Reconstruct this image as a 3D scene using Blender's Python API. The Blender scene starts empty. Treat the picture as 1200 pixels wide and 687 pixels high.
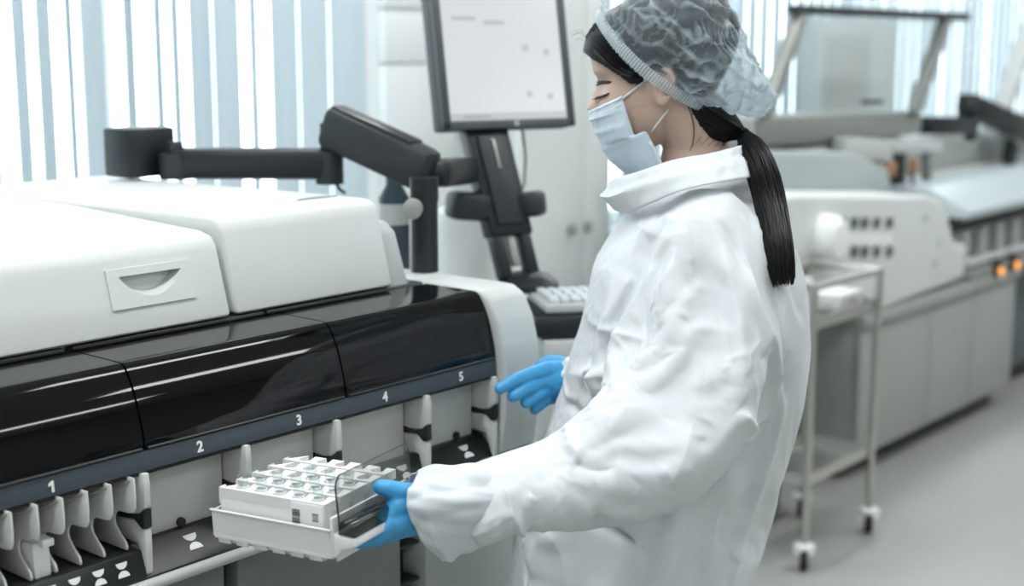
import bpy, bmesh, math, random
import numpy as np
from mathutils import Vector as V, Matrix
from mathutils.bvhtree import BVHTree

# ------------------------------------------------------------------ camera, world, lamps, exposure
F = 1667.0                                   # focal length in pixels of the 1200 px wide frame
TH = math.radians(9.985)                     # camera looks down by this much
AZ = math.radians(39.594)                    # heading, measured from the long axis of the machines
CAM = V((0, 0, 1.57))
FW = V((math.cos(AZ), math.sin(AZ), 0)); RT = V((math.sin(AZ), -math.cos(AZ), 0))
sc = bpy.context.scene
col = sc.collection
cam_d = bpy.data.cameras.new('camera'); cam = bpy.data.objects.new('camera', cam_d); col.objects.link(cam)
cam_d.sensor_width = 36; cam_d.lens = F * 36 / 1200
cam.location = CAM
cam.rotation_euler = (math.pi / 2 - TH, 0, AZ - math.pi / 2)
cam_d.clip_start = 0.02
cam_d.dof.use_dof = True; cam_d.dof.focus_distance = 1.86; cam_d.dof.aperture_fstop = 2.9
sc.camera = cam
sc.view_settings.view_transform = 'Standard'; sc.view_settings.look = 'None'
sc.view_settings.gamma = 1; sc.view_settings.use_curve_mapping = False
sc.view_settings.exposure = 0.12
sc.cycles.use_denoising = True
sc.cycles.caustics_reflective = False; sc.cycles.caustics_refractive = False

world = bpy.data.worlds.new('overcast_sky'); sc.world = world; world.use_nodes = True
bg = world.node_tree.nodes['Background']
bg.inputs['Color'].default_value = (0.92, 0.965, 1.0, 1); bg.inputs['Strength'].default_value = 5.5

LAMP_POWER = 10.0
LAMP_SPOTS = [(-0.6, -1.05), (3.6, -1.15), (6.2, -1.05), (8.4, -1.05), (-0.6, 1.0), (0.9, 1.1), (2.65, .45), (4.8, 1.0), (6.6, 1.0),
              (8.4, 1.0), (0.9, 2.6), (3.0, 2.6), (5.1, 2.6), (7.2, 2.6), (1.2, -2.9), (3.6, -2.9)]
CEIL = 2.9

# ------------------------------------------------------------------ helpers
def ray(px, py):
    dx = (px - 600) / F; dy = (py - 343.5) / F
    return RT * dx + FW * (math.cos(TH) - dy * math.sin(TH)) + V((0, 0, -math.sin(TH) - dy * math.cos(TH)))
def WY(px, py, y): d = ray(px, py); return CAM + d * (y / d.y)
def WX(px, py, x): d = ray(px, py); return CAM + d * (x / d.x)
def WZ(px, py, z): d = ray(px, py); return CAM + d * ((z - CAM.z) / d.z)
def WD(px, py, dep): d = ray(px, py); return CAM + d * (dep / d.dot(FW))

def srgb(r, g, b):
    f = lambda c: c / 12.92 if c <= .04045 else ((c + .055) / 1.055) ** 2.4
    return (f(r / 255), f(g / 255), f(b / 255), 1)

def mat(name, rgb, rough=.5, metal=0, grain=0, gscale=200, bump=0, bscale=300, emit=None, estr=0, spec=.5, sub=0, coat=0, alpha=1):
    m = bpy.data.materials.new(name); m.use_nodes = True; nt = m.node_tree; p = nt.nodes['Principled BSDF']
    c = srgb(*rgb)
    p.inputs['Base Color'].default_value = c
    p.inputs['Roughness'].default_value = rough; p.inputs['Metallic'].default_value = metal
    p.inputs['Specular IOR Level'].default_value = spec; p.inputs['Coat Weight'].default_value = coat
    p.inputs['Alpha'].default_value = alpha
    if sub:
        p.inputs['Subsurface Weight'].default_value = sub
        p.inputs['Subsurface Radius'].default_value = (.012, .006, .004); p.inputs['Subsurface Scale'].default_value = 1.0
    if emit: p.inputs['Emission Color'].default_value = srgb(*emit); p.inputs['Emission Strength'].default_value = estr
    tc = nt.nodes.new('ShaderNodeTexCoord')
    if grain:
        n = nt.nodes.new('ShaderNodeTexNoise'); n.inputs['Scale'].default_value = gscale; n.inputs['Detail'].default_value = 4
        nt.links.new(tc.outputs['Object'], n.inputs['Vector'])
        r = nt.nodes.new('ShaderNodeMapRange'); r.inputs['To Min'].default_value = 1 - grain; r.inputs['To Max'].default_value = 1 + grain
        nt.links.new(n.outputs['Fac'], r.inputs['Value'])
        mx = nt.nodes.new('ShaderNodeVectorMath'); mx.operation = 'SCALE'; mx.inputs[0].default_value = c[:3]
        nt.links.new(r.outputs['Result'], mx.inputs['Scale']); nt.links.new(mx.outputs['Vector'], p.inputs['Base Color'])
    if bump:
        n = nt.nodes.new('ShaderNodeTexNoise'); n.inputs['Scale'].default_value = bscale; n.inputs['Detail'].default_value = 3
        nt.links.new(tc.outputs['Object'], n.inputs['Vector'])
        b = nt.nodes.new('ShaderNodeBump'); b.inputs['Strength'].default_value = bump; b.inputs['Distance'].default_value = .002
        nt.links.new(n.outputs['Fac'], b.inputs['Height']); nt.links.new(b.outputs['Normal'], p.inputs['Normal'])
    return m

def glassy(name, tint, gloss=.04, rough=.03, thin_mix=.0, body=(20, 24, 26)):
    """clear or smoked sheet: tinted pass-through with a fresnel gloss"""
    m = bpy.data.materials.new(name); m.use_nodes = True; nt = m.node_tree; nt.nodes.clear()
    out = nt.nodes.new('ShaderNodeOutputMaterial'); tr = nt.nodes.new('ShaderNodeBsdfTransparent'); tr.inputs['Color'].default_value = tint
    gl = nt.nodes.new('ShaderNodeBsdfGlossy'); gl.inputs['Roughness'].default_value = rough
    df = nt.nodes.new('ShaderNodeBsdfDiffuse'); df.inputs['Color'].default_value = srgb(*body)
    mx0 = nt.nodes.new('ShaderNodeMixShader'); mx0.inputs['Fac'].default_value = thin_mix
    nt.links.new(tr.outputs[0], mx0.inputs[1]); nt.links.new(df.outputs[0], mx0.inputs[2])
    lw = nt.nodes.new('ShaderNodeLayerWeight'); lw.inputs['Blend'].default_value = .5
    pw = nt.nodes.new('ShaderNodeMath'); pw.operation = 'POWER'; nt.links.new(lw.outputs['Facing'], pw.inputs[0]); pw.inputs[1].default_value = 4.5
    fr = nt.nodes.new('ShaderNodeMath'); fr.operation = 'MULTIPLY_ADD'; nt.links.new(pw.outputs[0], fr.inputs[0]); fr.inputs[1].default_value = .9; fr.inputs[2].default_value = gloss
    mx = nt.nodes.new('ShaderNodeMixShader')
    nt.links.new(fr.outputs[0], mx.inputs['Fac']); nt.links.new(mx0.outputs[0], mx.inputs[1]); nt.links.new(gl.outputs[0], mx.inputs[2])
    nt.links.new(mx.outputs[0], out.inputs['Surface'])
    return m

class MB:
    """collects shapes and links them as one mesh object"""
    def __init__(s): s.bm = bmesh.new()
    def box(s, x0, x1, y0, y1, z0, z1, bev=0, seg=2):
        return s.prism([(x0, y0), (x1, y0), (x1, y1), (x0, y1)], 'z', z0, z1, bev, seg)
    def prism(s, poly, axis, a, b, bev=0, seg=2):
        def mk(p, q, t):
            return (t, p, q) if axis == 'x' else (p, t, q) if axis == 'y' else (p, q, t)
        A = [s.bm.verts.new(mk(p, q, a)) for p, q in poly]; B = [s.bm.verts.new(mk(p, q, b)) for p, q in poly]
        n = len(poly); fs = [s.bm.faces.new(A), s.bm.faces.new(B)]
        for i in range(n): fs.append(s.bm.faces.new((A[i], A[(i + 1) % n], B[(i + 1) % n], B[i])))
        bmesh.ops.recalc_face_normals(s.bm, faces=fs)
        if bev:
            es = list({e for f in fs for e in f.edges})
            bmesh.ops.bevel(s.bm, geom=es, offset=bev, segments=seg, affect='EDGES', profile=.5)
        return s
    def obox(s, p, ax, ay, az, bev=0):
        """box with centre p and half-axis vectors"""
        n0 = len(s.bm.verts); s.bm.verts.ensure_lookup_table()
        t = MB(); t.box(-1, 1, -1, 1, -1, 1)
        vs = [s.bm.verts.new(p + ax * v.co.x + ay * v.co.y + az * v.co.z) for v in t.bm.verts]
        t.bm.verts.index_update(); fs = [s.bm.faces.new([vs[v.index] for v in f.verts]) for f in t.bm.faces]
        bmesh.ops.recalc_face_normals(s.bm, faces=fs)
        if bev: bmesh.ops.bevel(s.bm, geom=list({e for f in fs for e in f.edges}), offset=bev, segments=2, affect='EDGES', profile=.5)
        t.bm.free(); return s
    def beam(s, p, q, w, h, bev=0, upv=V((0, 0, 1))):
        d = (q - p); l = d.length; d = d / l; sd = d.cross(upv).normalized(); u = sd.cross(d).normalized()
        return s.obox((p + q) / 2, d * (l / 2), sd * (w / 2), u * (h / 2), bev)
    def tube(s, pts, r, n=10, closed=False, cap=True, flat=1.0):
        pts = [V(p) for p in pts]; m = len(pts); rs = r if hasattr(r, '__len__') else [r] * m
        rings = []; prev = None
        for i, p in enumerate(pts):
            a = pts[(i - 1) % m] if (i or closed) else p; b = pts[(i + 1) % m] if (i < m - 1 or closed) else p
            d = (b - a).normalized()
            if prev is None: u = d.orthogonal().normalized()
            else:
                u = prev - d * prev.dot(d)
                u = u.normalized() if u.length > 1e-6 else d.orthogonal().normalized()
            prev = u; w = d.cross(u)
            rings.append([s.bm.verts.new(p + (u * math.cos(2 * math.pi * k / n) + w * math.sin(2 * math.pi * k / n) * flat) * rs[i]) for k in range(n)])
        for i in range(m if closed else m - 1):
            A, B = rings[i], rings[(i + 1) % m]
            for k in range(n): s.bm.faces.new((A[k], A[(k + 1) % n], B[(k + 1) % n], B[k]))
        if cap and not closed: s.bm.faces.new(rings[0][::-1]); s.bm.faces.new(rings[-1])
        return s
    def lathe(s, base, prof, n=20, axis=V((0, 0, 1))):
        """prof: (radius, height) pairs along axis from base"""
        u = axis.orthogonal().normalized(); w = axis.cross(u); rings = []
        for r, h in prof:
            rings.append([s.bm.verts.new(V(base) + axis * h + (u * math.cos(2 * math.pi * k / n) + w * math.sin(2 * math.pi * k / n)) * max(r, 1e-5)) for k in range(n)])
        for A, B in zip(rings, rings[1:]):
            for k in range(n): s.bm.faces.new((A[k], A[(k + 1) % n], B[(k + 1) % n], B[k]))
        s.bm.faces.new(rings[0][::-1]); s.bm.faces.new(rings[-1]); return s
    def loft(s, secs, cap=True, closed=True):
        rings = [[s.bm.verts.new(V(p)) for p in sec] for sec in secs]; n = len(rings[0])
        for A, B in zip(rings, rings[1:]):
            for k in range(n if closed else n - 1): s.bm.faces.new((A[k], A[(k + 1) % n], B[(k + 1) % n], B[k]))
        if cap: s.bm.faces.new(rings[0][::-1]); s.bm.faces.new(rings[-1])
        return s
    def capsule(s, p, q, r0, r1, n=12):
        p, q = V(p), V(q); d = (q - p); l = d.length
        d = d / l if l > 1e-6 else V((0, 0, 1)); pr = []
        for k in range(5): a = -math.pi / 2 + math.pi / 2 * k / 4; pr.append((r0 * math.cos(a), r0 * math.sin(a)))
        for k in range(5): a = math.pi / 2 * k / 4; pr.append((r1 * math.cos(a), l + r1 * math.sin(a)))
        return s.lathe(p, pr, n, d)
    def mesh(s, name):
        bmesh.ops.recalc_face_normals(s.bm, faces=s.bm.faces[:])
        me = bpy.data.meshes.new(name); s.bm.to_mesh(me); s.bm.free(); return me
    def build(s, name, m, parent=None, smooth=35):
        return link(name, s.mesh(name), m, parent, smooth)

def link(name, me, m, parent=None, smooth=35):
    o = bpy.data.objects.new(name, me); col.objects.link(o)
    if m is not None and not me.materials: me.materials.append(m)
    if smooth:
        me.polygons.foreach_set('use_smooth', [True] * len(me.polygons)); me.set_sharp_from_angle(angle=math.radians(smooth))
    if parent: adopt(o, parent)
    return o
def adopt(o, parent):
    """parent o without moving it (things hold their parts in world coordinates)"""
    o.parent = parent
    if parent.parent is None:
        o.matrix_parent_inverse = (Matrix.Translation(parent.location) @ parent.rotation_euler.to_matrix().to_4x4()).inverted()
def thing(name, label, cat, loc=(0, 0, 0), rz=0, group=None):
    o = bpy.data.objects.new(name, None); col.objects.link(o); o.empty_display_size = .05
    o.location = loc; o.rotation_euler = (0, 0, rz)
    return tag(o, label, cat, group)
def tag(o, label, cat, group=None):
    o['label'] = label; o['category'] = cat
    if group: o['group'] = group
    return o
def struct(o): o['kind'] = 'structure'; return o
def copy_tree(o, parent=None):
    c = o.copy(); col.objects.link(c); inv = o.matrix_parent_inverse.copy(); c.parent = parent; c.matrix_parent_inverse = inv
    for ch in list(o.children): copy_tree(ch, c)
    return c
def text_mesh(s, size, depth=.0006, bold=.012):
    cu = bpy.data.curves.new('t', 'FONT'); cu.body = s; cu.size = size; cu.extrude = depth; cu.offset = bold * size
    cu.align_x = 'CENTER'; cu.align_y = 'CENTER'; cu.resolution_u = 3
    o = bpy.data.objects.new('t', cu); col.objects.link(o)
    me = bpy.data.meshes.new_from_object(o.evaluated_get(bpy.context.evaluated_depsgraph_get()))
    bpy.data.objects.remove(o); return me
def remesh(bm_or_mb, voxel, smooth_it=4, fac=.5):
    me = bm_or_mb.mesh('tmp'); o = bpy.data.objects.new('tmp', me); col.objects.link(o)
    r = o.modifiers.new('r', 'REMESH'); r.mode = 'VOXEL'; r.voxel_size = voxel
    if smooth_it: s = o.modifiers.new('s', 'SMOOTH'); s.factor = fac; s.iterations = smooth_it
    out = bpy.data.meshes.new_from_object(o.evaluated_get(bpy.context.evaluated_depsgraph_get()))
    bpy.data.objects.remove(o); out.materials.clear(); return out
def catmull(pts, n, closed=False):
    P = [V(p) for p in pts]; m = len(P); out = []
    segs = m if closed else m - 1
    for j in range(n):
        t = j / n * segs if closed else j / (n - 1) * segs
        i = min(int(t), segs - 1); f = t - i
        g = (lambda k: P[k % m]) if closed else (lambda k: P[max(0, min(m - 1, k))])
        a, b, c, d = g(i - 1), g(i), g(i + 1), g(i + 2)
        out.append(.5 * ((2 * b) + (c - a) * f + (2 * a - 5 * b + 4 * c - d) * f * f + (3 * b - a - 3 * c + d) * f ** 3))
    return out

# ------------------------------------------------------------------ materials
mWhite = mat('white_plastic', (212, 216, 215), .42, bump=.06, bscale=900)
mWhite2 = mat('light_grey_plastic', (194, 199, 197), .45, bump=.05, bscale=900)
mBay = mat('bay_plastic', (206, 208, 203), .5, bump=.06, bscale=700)
mGreyPanel = mat('grey_panel', (142, 146, 143), .5, grain=.04, gscale=40)
mSlate = mat('slate_strip', (62, 72, 80), .45)
mBlack = mat('black_plastic', (22, 26, 28), .45)
mBlackSatin = mat('black_satin', (28, 33, 35), .35)
mCharcoal = mat('charcoal_metal', (56, 62, 63), .5, grain=.06, gscale=60)
mMark = mat('white_marking', (235, 238, 236), .6)
mSteel = mat('brushed_steel', (196, 196, 190), .3, metal=.9, grain=.08, gscale=60)
mSteelDull = mat('dull_steel', (170, 172, 168), .45, metal=.6, grain=.06, gscale=50)
mRubber = mat('black_rubber', (25, 27, 28), .7)
mSmoke = glassy('smoked_cover', (.035, .045, .05, 1), rough=.05, thin_mix=.55, body=(12, 15, 17))
mSmokeClear = glassy('smoked_acrylic', (.80, .81, .80, 1), rough=.04)
mSmokeDark = glassy('dark_smoked_acrylic', (.45, .455, .45, 1), rough=.05)
mGlass = glassy('clear_glass', (.93, .97, .97, 1))
mLidGlass = glassy('lid_glass', (.95, .97, .97, 1), thin_mix=.08, body=(190, 200, 200))

# ------------------------------------------------------------------ the room
RX0, RX1, RY0, RY1 = -2.4, 11.0, -4.2, 3.42
mWall = mat('white_wall_paint', (226, 229, 228), .7, grain=.02, gscale=3, bump=.05, bscale=60)
mCeil = mat('ceiling_paint', (232, 234, 233), .8, grain=.02, gscale=5)
mFloor = mat('grey_floor', (166, 168, 163), .33, grain=.07, gscale=2.2, bump=.03, bscale=120)
struct(MB().box(RX0 - .1, RX1 + .1, RY0 - .1, RY1 + .1, -.12, 0).build('floor', mFloor))
struct(MB().box(RX0 - .1, RX1 + .1, RY0 - .1, RY1 + .1, CEIL, CEIL + .12).build('ceiling', mCeil))
struct(MB().box(RX0 - .1, RX0, RY0, RY1, 0, CEIL).build('wall_left', mWall))
struct(MB().box(RX1, RX1 + .1, RY0, RY1, 0, CEIL).build('wall_right', mWall))
mWallF = mat('wall_paint_opposite', (150, 155, 156), .7, grain=.03, gscale=3)
struct(MB().box(RX0, RX1, RY0 - .1, RY0, 0, CEIL).build('wall_front', mWallF))
WINS = [(.35, 3.37), (4.62, 10.3)]; SILL, HEAD = .82, 2.6
wb = MB()
wb.box(RX0, WINS[0][0], RY1, RY1 + .14, 0, CEIL); wb.box(WINS[0][1], WINS[1][0], RY1, RY1 + .14, 0, CEIL); wb.box(WINS[1][1], RX1, RY1, RY1 + .14, 0, CEIL)
for a, b in WINS: wb.box(a, b, RY1, RY1 + .14, 0, SILL); wb.box(a, b, RY1, RY1 + .14, HEAD, CEIL)
wall_back = struct(wb.build('wall_back', mWall, smooth=0))
mFrame = mat('window_frame_white', (228, 232, 234), .4)
for i, (a, b) in enumerate(WINS):
    f = MB(); y0, y1 = RY1 + .02, RY1 + .09; n = 3 if i == 0 else 5
    f.box(a, b, y0, y1, SILL, SILL + .06); f.box(a, b, y0, y1, HEAD - .06, HEAD)
    for k in range(n + 1):
        x = a + (b - a) * k / n; f.box(max(a, x - .03), min(b, x + .03), y0, y1, SILL, HEAD)
    w = struct(f.build('window_%d' % (i + 1), mFrame, smooth=0))
    for k in range(n):
        MB().box(a + (b - a) * k / n + .03, a + (b - a) * (k + 1) / n - .03, y0 + .03, y0 + .034, SILL + .06, HEAD - .06).build('glass', mGlass, w, smooth=0)
    MB().box(a - .04, b + .04, RY1 - .1, RY1 + .02, SILL - .03, SILL, .006).build('sill', mWhite, w)
struct(MB().box(RX0, RX1, RY1 - .015, RY1, 0, .09, .003).build('baseboard_back', mWhite2))

# vertical blinds, every slat its own part
def cloth_mat(name, rgb, tr):
    m = bpy.data.materials.new(name); m.use_nodes = True; nt = m.node_tree; nt.nodes.clear()
    out = nt.nodes.new('ShaderNodeOutputMaterial'); d = nt.nodes.new('ShaderNodeBsdfDiffuse'); t = nt.nodes.new('ShaderNodeBsdfTranslucent')
    tc = nt.nodes.new('ShaderNodeTexCoord'); w = nt.nodes.new('ShaderNodeTexNoise'); w.inputs['Scale'].default_value = 90
    mp = nt.nodes.new('ShaderNodeMapping'); mp.inputs['Scale'].default_value = (1, 1, .03)
    nt.links.new(tc.outputs['Object'], mp.inputs['Vector']); nt.links.new(mp.outputs['Vector'], w.inputs['Vector'])
    r = nt.nodes.new('ShaderNodeMapRange'); r.inputs['To Min'].default_value = .94; r.inputs['To Max'].default_value = 1.05
    nt.links.new(w.outputs['Fac'], r.inputs['Value'])
    v = nt.nodes.new('ShaderNodeVectorMath'); v.operation = 'SCALE'; v.inputs[0].default_value = srgb(*rgb)[:3]
    nt.links.new(r.outputs['Result'], v.inputs['Scale'])
    for q in (d, t): nt.links.new(v.outputs['Vector'], q.inputs['Color'])
    mx = nt.nodes.new('ShaderNodeMixShader'); mx.inputs['Fac'].default_value = tr
    nt.links.new(d.outputs[0], mx.inputs[1]); nt.links.new(t.outputs[0], mx.inputs[2]); nt.links.new(mx.outputs[0], out.inputs['Surface'])
    return m
mSlat = cloth_mat('blind_fabric', (204, 214, 219), .29)
YB = 3.27
def blind(name, label, x0, x1, edges):
    t = thing(name, label, 'blind', ((x0 + x1) / 2, YB, SILL - .05))
    MB().box(x0, x1, YB - .03, YB + .03, HEAD + .02, HEAD + .07, .004).build('head_rail', mWhite, t)
    for a, b in edges:
        s = MB(); n = 5; secs = []
        for z in (SILL - .05, HEAD + .02):
            ring = [(a + (b - a) * k / n, YB + .018 * math.sin(math.pi * k / n) + .012 * (k / n - .5), z) for k in range(n + 1)]
            ring += [(x, y + .0012, z) for x, y, z in ring[::-1]]; secs.append(ring)
        s.loft(secs).build('slat', mSlat, t, smooth=40)
    return t
bx = lambda p: WY(p, 100, YB).x
ed = [(bx(a), bx(b)) for a, b in [(-46, -16), (-12, -2), (16, 36), (44, 65), (79, 90), (96, 126), (146, 162), (182, 194), (202, 214), (222, 252), (250, 284), (293, 305), (317, 352), (350, 388), (386, 431)]]
x = bx(-46)
while x > WINS[0][0]: ed.insert(0, (x - .105, x - .012)); x -= .115
blind('vertical_blind', 'pale blue vertical blind with uneven gaps behind the white sample analyzer', WINS[0][0], WINS[0][1], ed)
ed = []; x = WINS[1][0]; rng = random.Random(3)
while x < WINS[1][1]: g = rng.choice([-.012, -.008, -.004, .0]); ed.append((x, x + .112)); x += .112 + g
blind('vertical_blind', 'pale vertical blind across the long window behind the raised clear lid', WINS[1][0], WINS[1][1], ed)

# pier panels and tall cupboard on the solid stretch of wall
pan = MB(); xs = [3.40, 4.02]
zs = [0, .55, 1.1, 1.5, 1.68, 2.2, CEIL]
for k in range(len(zs) - 1):
    struct(MB().box(3.43, 4.0, RY1 - .03, RY1, zs[k] + .003, zs[k + 1] - .003, .002).build('trim_%d' % (k + 1), mWall))
cup = thing('tall_cupboard', 'tall white two door cupboard against the wall between the windows', 'cupboard', (4.3, 3.2, 0))
cx0, cx1 = WY(607, 250, 3.1).x, WY(716, 250, 3.1).x
MB().box(cx0, cx1, 3.12, 3.4, .05, 2.25, .004).build('body', mWhite2, cup)
cm = WY(683, 268, 3.1).x
for a, b, hx in ((cx0 + .004, cm - .002, WY(673, 268, 3.08).x), (cm + .002, cx1 - .004, WY(691, 268, 3.08).x)):
    d = MB().box(a, b, 3.1, 3.12, .08, 2.23, .004).build('door', mWhite, cup)
    MB().box(hx - .012, hx + .012, 3.075, 3.1, WY(680, 274, 3.08).z, WY(680, 262, 3.08).z, .004).build('handle', mGreyPanel, d)

# ceiling panels: a fixture body, a glowing diffuser and the light it gives
mLampBody = mat('lamp_housing', (235, 236, 236), .5)
mDiff = mat('lamp_diffuser', (255, 255, 255), .5, emit=(250, 253, 255), estr=7.0)
lamp0 = None
for i, (x, y) in enumerate(LAMP_SPOTS):
    if lamp0 is None:
        t = thing('ceiling_light', 'long white recessed ceiling light panel', 'lamp', (x, y, CEIL), group='ceiling light panels')
        fr = MB(); fr.box(x - .6, x + .6, y - .16, y - .14, CEIL - .03, CEIL); fr.box(x - .6, x + .6, y + .14, y + .16, CEIL - .03, CEIL)
        fr.box(x - .62, x - .6, y - .16, y + .16, CEIL - .03, CEIL); fr.box(x + .6, x + .62, y - .16, y + .16, CEIL - .03, CEIL)
        fr.build('frame', mLampBody, t, smooth=0)
        MB().box(x - .6, x + .6, y - .14, y + .14, CEIL - .022, CEIL - .004).build('diffuser', mDiff, t, smooth=0)
        lamp0 = t
    else:
        t = copy_tree(lamp0); t.location = (x, y, CEIL)
    ld = bpy.data.lights.new('ceiling_lamp', 'AREA'); ld.shape = 'RECTANGLE'; ld.size = 1.2; ld.size_y = .28
    ld.energy = LAMP_POWER; ld.color = (.985, .992, 1.0)
    lo = bpy.data.objects.new('ceiling_lamp', ld); col.objects.link(lo); lo.location = (x, y, CEIL - .035)

# ------------------------------------------------------------------ the sample analyzer (left)
an = thing('sample_analyzer', 'large white sample analyzer with glossy black front covers and numbered tray bays', 'analyzer', (1.1, 1.9, 0))
XL, XR = .42, 1.665            # run of covers
YF, YBK = 1.412, 2.31
Z_STRIP0, Z_STRIP1, Z_LEDGE = 1.053, 1.079, 1.184
# lower body behind everything
MB().box(XL, 1.76, 1.56, YBK, .12, 1.05, .01).build('lower_body', mGreyPanel, an)
MB().box(XL + .02, 1.74, 1.6, YBK - .03, 0, .12).build('plinth', mBlack, an)
# white housing: lid on the left, raised block on the right
blk = MB().prism([(1.560, 1.19), (YBK, 1.19), (YBK, 1.322), (1.615, 1.327), (1.598, 1.322), (1.590, 1.31)], 'x', 1.275, 1.592, .007, 3).build('housing_block', mWhite, an)
lid = MB().prism([(1.558, 1.19), (2.30, 1.19), (2.30, 1.321), (1.93, 1.321), (1.62, 1.308), (1.596, 1.303), (1.586, 1.292)], 'x', XL, 1.266, .007, 3).build('lid', mWhite, an)
MB().box(1.262, 1.28, 1.62, 2.28, 1.18, 1.30).build('lid_gap', mCharcoal, an)
# recessed grip on the block's top and its screw
gx0, gx1 = 1.49, 1.575
arc = [(gx0 + (gx1 - gx0) * k / 12, 1.668 + .014 * math.sin(math.pi * k / 12)) for k in range(13)]
MB().prism(arc, 'z', 1.3235, 1.3285).build('top_grip', mGreyPanel, blk)
MB().lathe(WY(393, 278, 1.5905), [(.0028, 0), (.0028, .002)], 10, V((0, -1, .1)).normalized()).build('screw', mGreyPanel, blk)
# lid handle: a framed half-moon scoop
hx0, hx1 = 1.075, 1.21; hz0, hz1 = 1.2245, 1.276
def facey(z): return 1.558 + (z - 1.19) / (1.292 - 1.19) * .028       # front face of the lid leans back
hb = MB(); fw2 = .0
outer = [(hx0, hz0), (hx1, hz0), (hx1, hz1), (hx0, hz1)]
arc = [(hx0 + .018 + (hx1 - hx0 - .034) * k / 16, hz1 - .010 - .030 * math.sin(math.pi * k / 16) ** .75) for k in range(17)]
# plate with the scoop cut as a real recess
plate = []
bmh = hb.bm
def fp(x, z, o): return (x, facey(z) - o, z)
top = [(hx0 + .018, hz1 - .010), (hx1 - .016, hz1 - .010)]
vo = [bmh.verts.new(fp(x, z, .003)) for x, z in outer]; vb = [bmh.verts.new(fp(x, z, -.001)) for x, z in outer]
va = [bmh.verts.new(fp(x, z, .003)) for x, z in arc]
vi = [bmh.verts.new(fp(x, z, -.020 if 0 < k < 16 else .002)) for k, (x, z) in enumerate(arc)]
vi = []
for k, (x, z) in enumerate(arc):
    zz = hz1 - .010 - (hz1 - .010 - z) * .8; xx = hx0 + .018 + (x - hx0 - .018) * .94 + .003
    vi.append(bmh.verts.new(fp(xx, zz, -.016)))
for k in range(16):
    bmh.faces.new((va[k], va[k + 1], vi[k + 1], vi[k]))
bmh.faces.new(vi); bmh.faces.new((va[0], vi[0], vi[16], va[16]))
for k in range(8): bmh.faces.new((vo[0], va[k + 1], va[k]))
for k in range(8, 16): bmh.faces.new((vo[1], va[k + 1], va[k]))
bmh.faces.new((vo[0], vo[1], va[8])); bmh.faces.new((vo[0], va[0], vo[3])); bmh.faces.new((vo[1], vo[2], va[16])); bmh.faces.new((vo[3], va[0], va[16], vo[2]))
for k in range(4): bmh.faces.new((vo[k], vo[(k + 1) % 4], vb[(k + 1) % 4], vb[k]))
hb.build('lid_handle', mWhite, lid, smooth=30)
# the lid needs a pocket behind the scoop
def cut(o, cutter):
    m = o.modifiers.new('cut', 'BOOLEAN'); m.operation = 'DIFFERENCE'; m.solver = 'EXACT'
    co = bpy.data.objects.new('cut', cutter.mesh('cut')); col.objects.link(co); m.object = co
    me = bpy.data.meshes.new_from_object(o.evaluated_get(bpy.context.evaluated_depsgraph_get()))
    o.modifiers.clear(); old = o.data; o.data = me; bpy.data.objects.remove(co); bpy.data.meshes.remove(old)
cut(lid, MB().box(hx0 + .004, hx1 - .004, 1.5, 1.60, hz0 + .004, hz1 - .004))
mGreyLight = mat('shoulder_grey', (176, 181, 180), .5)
# side shoulder of the housing and the white deck to its right
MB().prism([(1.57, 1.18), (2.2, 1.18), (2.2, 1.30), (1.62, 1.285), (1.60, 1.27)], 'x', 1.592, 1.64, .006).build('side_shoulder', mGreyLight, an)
MB().box(1.64, 1.80, 1.5, 2.05, 1.05, 1.176, .006).build('deck', mWhite, an)
# end panel, curved proud of the covers
prof = [(1.475, 1.186), (1.448, 1.185), (1.425, 1.172), (1.408, 1.14), (1.397, 1.10), (1.392, 1.05), (1.396, .98), (1.405, .925), (1.60, .925), (1.60, 1.186)]
MB().prism(prof, 'x', 1.669, 1.758, .006, 3).build('end_panel', mWhite2, an)
# glossy roll covers and ledge plates
P = [(1.411, 1.082), (1.413, 1.100), (1.420, 1.128), (1.4275, 1.150), (1.437, 1.169), (1.4435, 1.1785), (1.449, 1.1825), (1.456, 1.184), (1.50, 1.1846), (1.556, 1.185)]
def shell(pts, th):
    out = []
    for i, (y, z) in enumerate(pts):
        a = pts[max(0, i - 1)]; b = pts[min(len(pts) - 1, i + 1)]; dy, dz = b[0] - a[0], b[1] - a[1]; l = math.hypot(dy, dz)
        out.append((y + dz / l * th, z - dy / l * th))
    return pts + out[::-1]
sp = [tuple(p)[:2] for p in catmull([(y, z, 0) for y, z in P], 40)]
for a, b in ((XL, 1.0025), (1.0055, 1.3405), (1.3435, 1.665)):
    cv = MB().prism(shell(sp, .004), 'x', a, b).build('roll_cover', mSmoke, an, smooth=50)
    MB().tube([(a + .003, 1.4105, 1.083), (b - .003, 1.4105, 1.083)], .002, 6).build('cover_edge', mBlackSatin, cv)
mLedge = mat('ledge_smoke_grey', (74, 80, 79), .22)
for a, b in ((XL, 1.0), (1.012, 1.33), (1.335, 1.665)):
    MB().box(a, b, 1.565, 1.60, 1.176, 1.1875, .002).build('hinge_strip', mLedge, an)
# dark interior seen through the covers
MB().box(XL, 1.664, 1.50, 1.556, 1.05, 1.178).build('cover_backing', mBlack, an)
MB().prism([(1.425, 1.06), (1.50, 1.06), (1.50, 1.15), (1.45, 1.15), (1.432, 1.11)], 'x', XL, 1.664).build('cover_interior', mat('interior_dark', (30, 35, 37), .5), an)
mInner = mat('interior_part', (150, 154, 150), .5)
for xa in (.60, .66, .83, .87, .93, .965, 1.04, 1.07, 1.10, 1.13, 1.26, 1.29, 1.38, 1.42):
    MB().box(xa, xa + .022, 1.4185, 1.426, 1.086, 1.098, .002).build('inner_clip', mInner, an)
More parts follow.
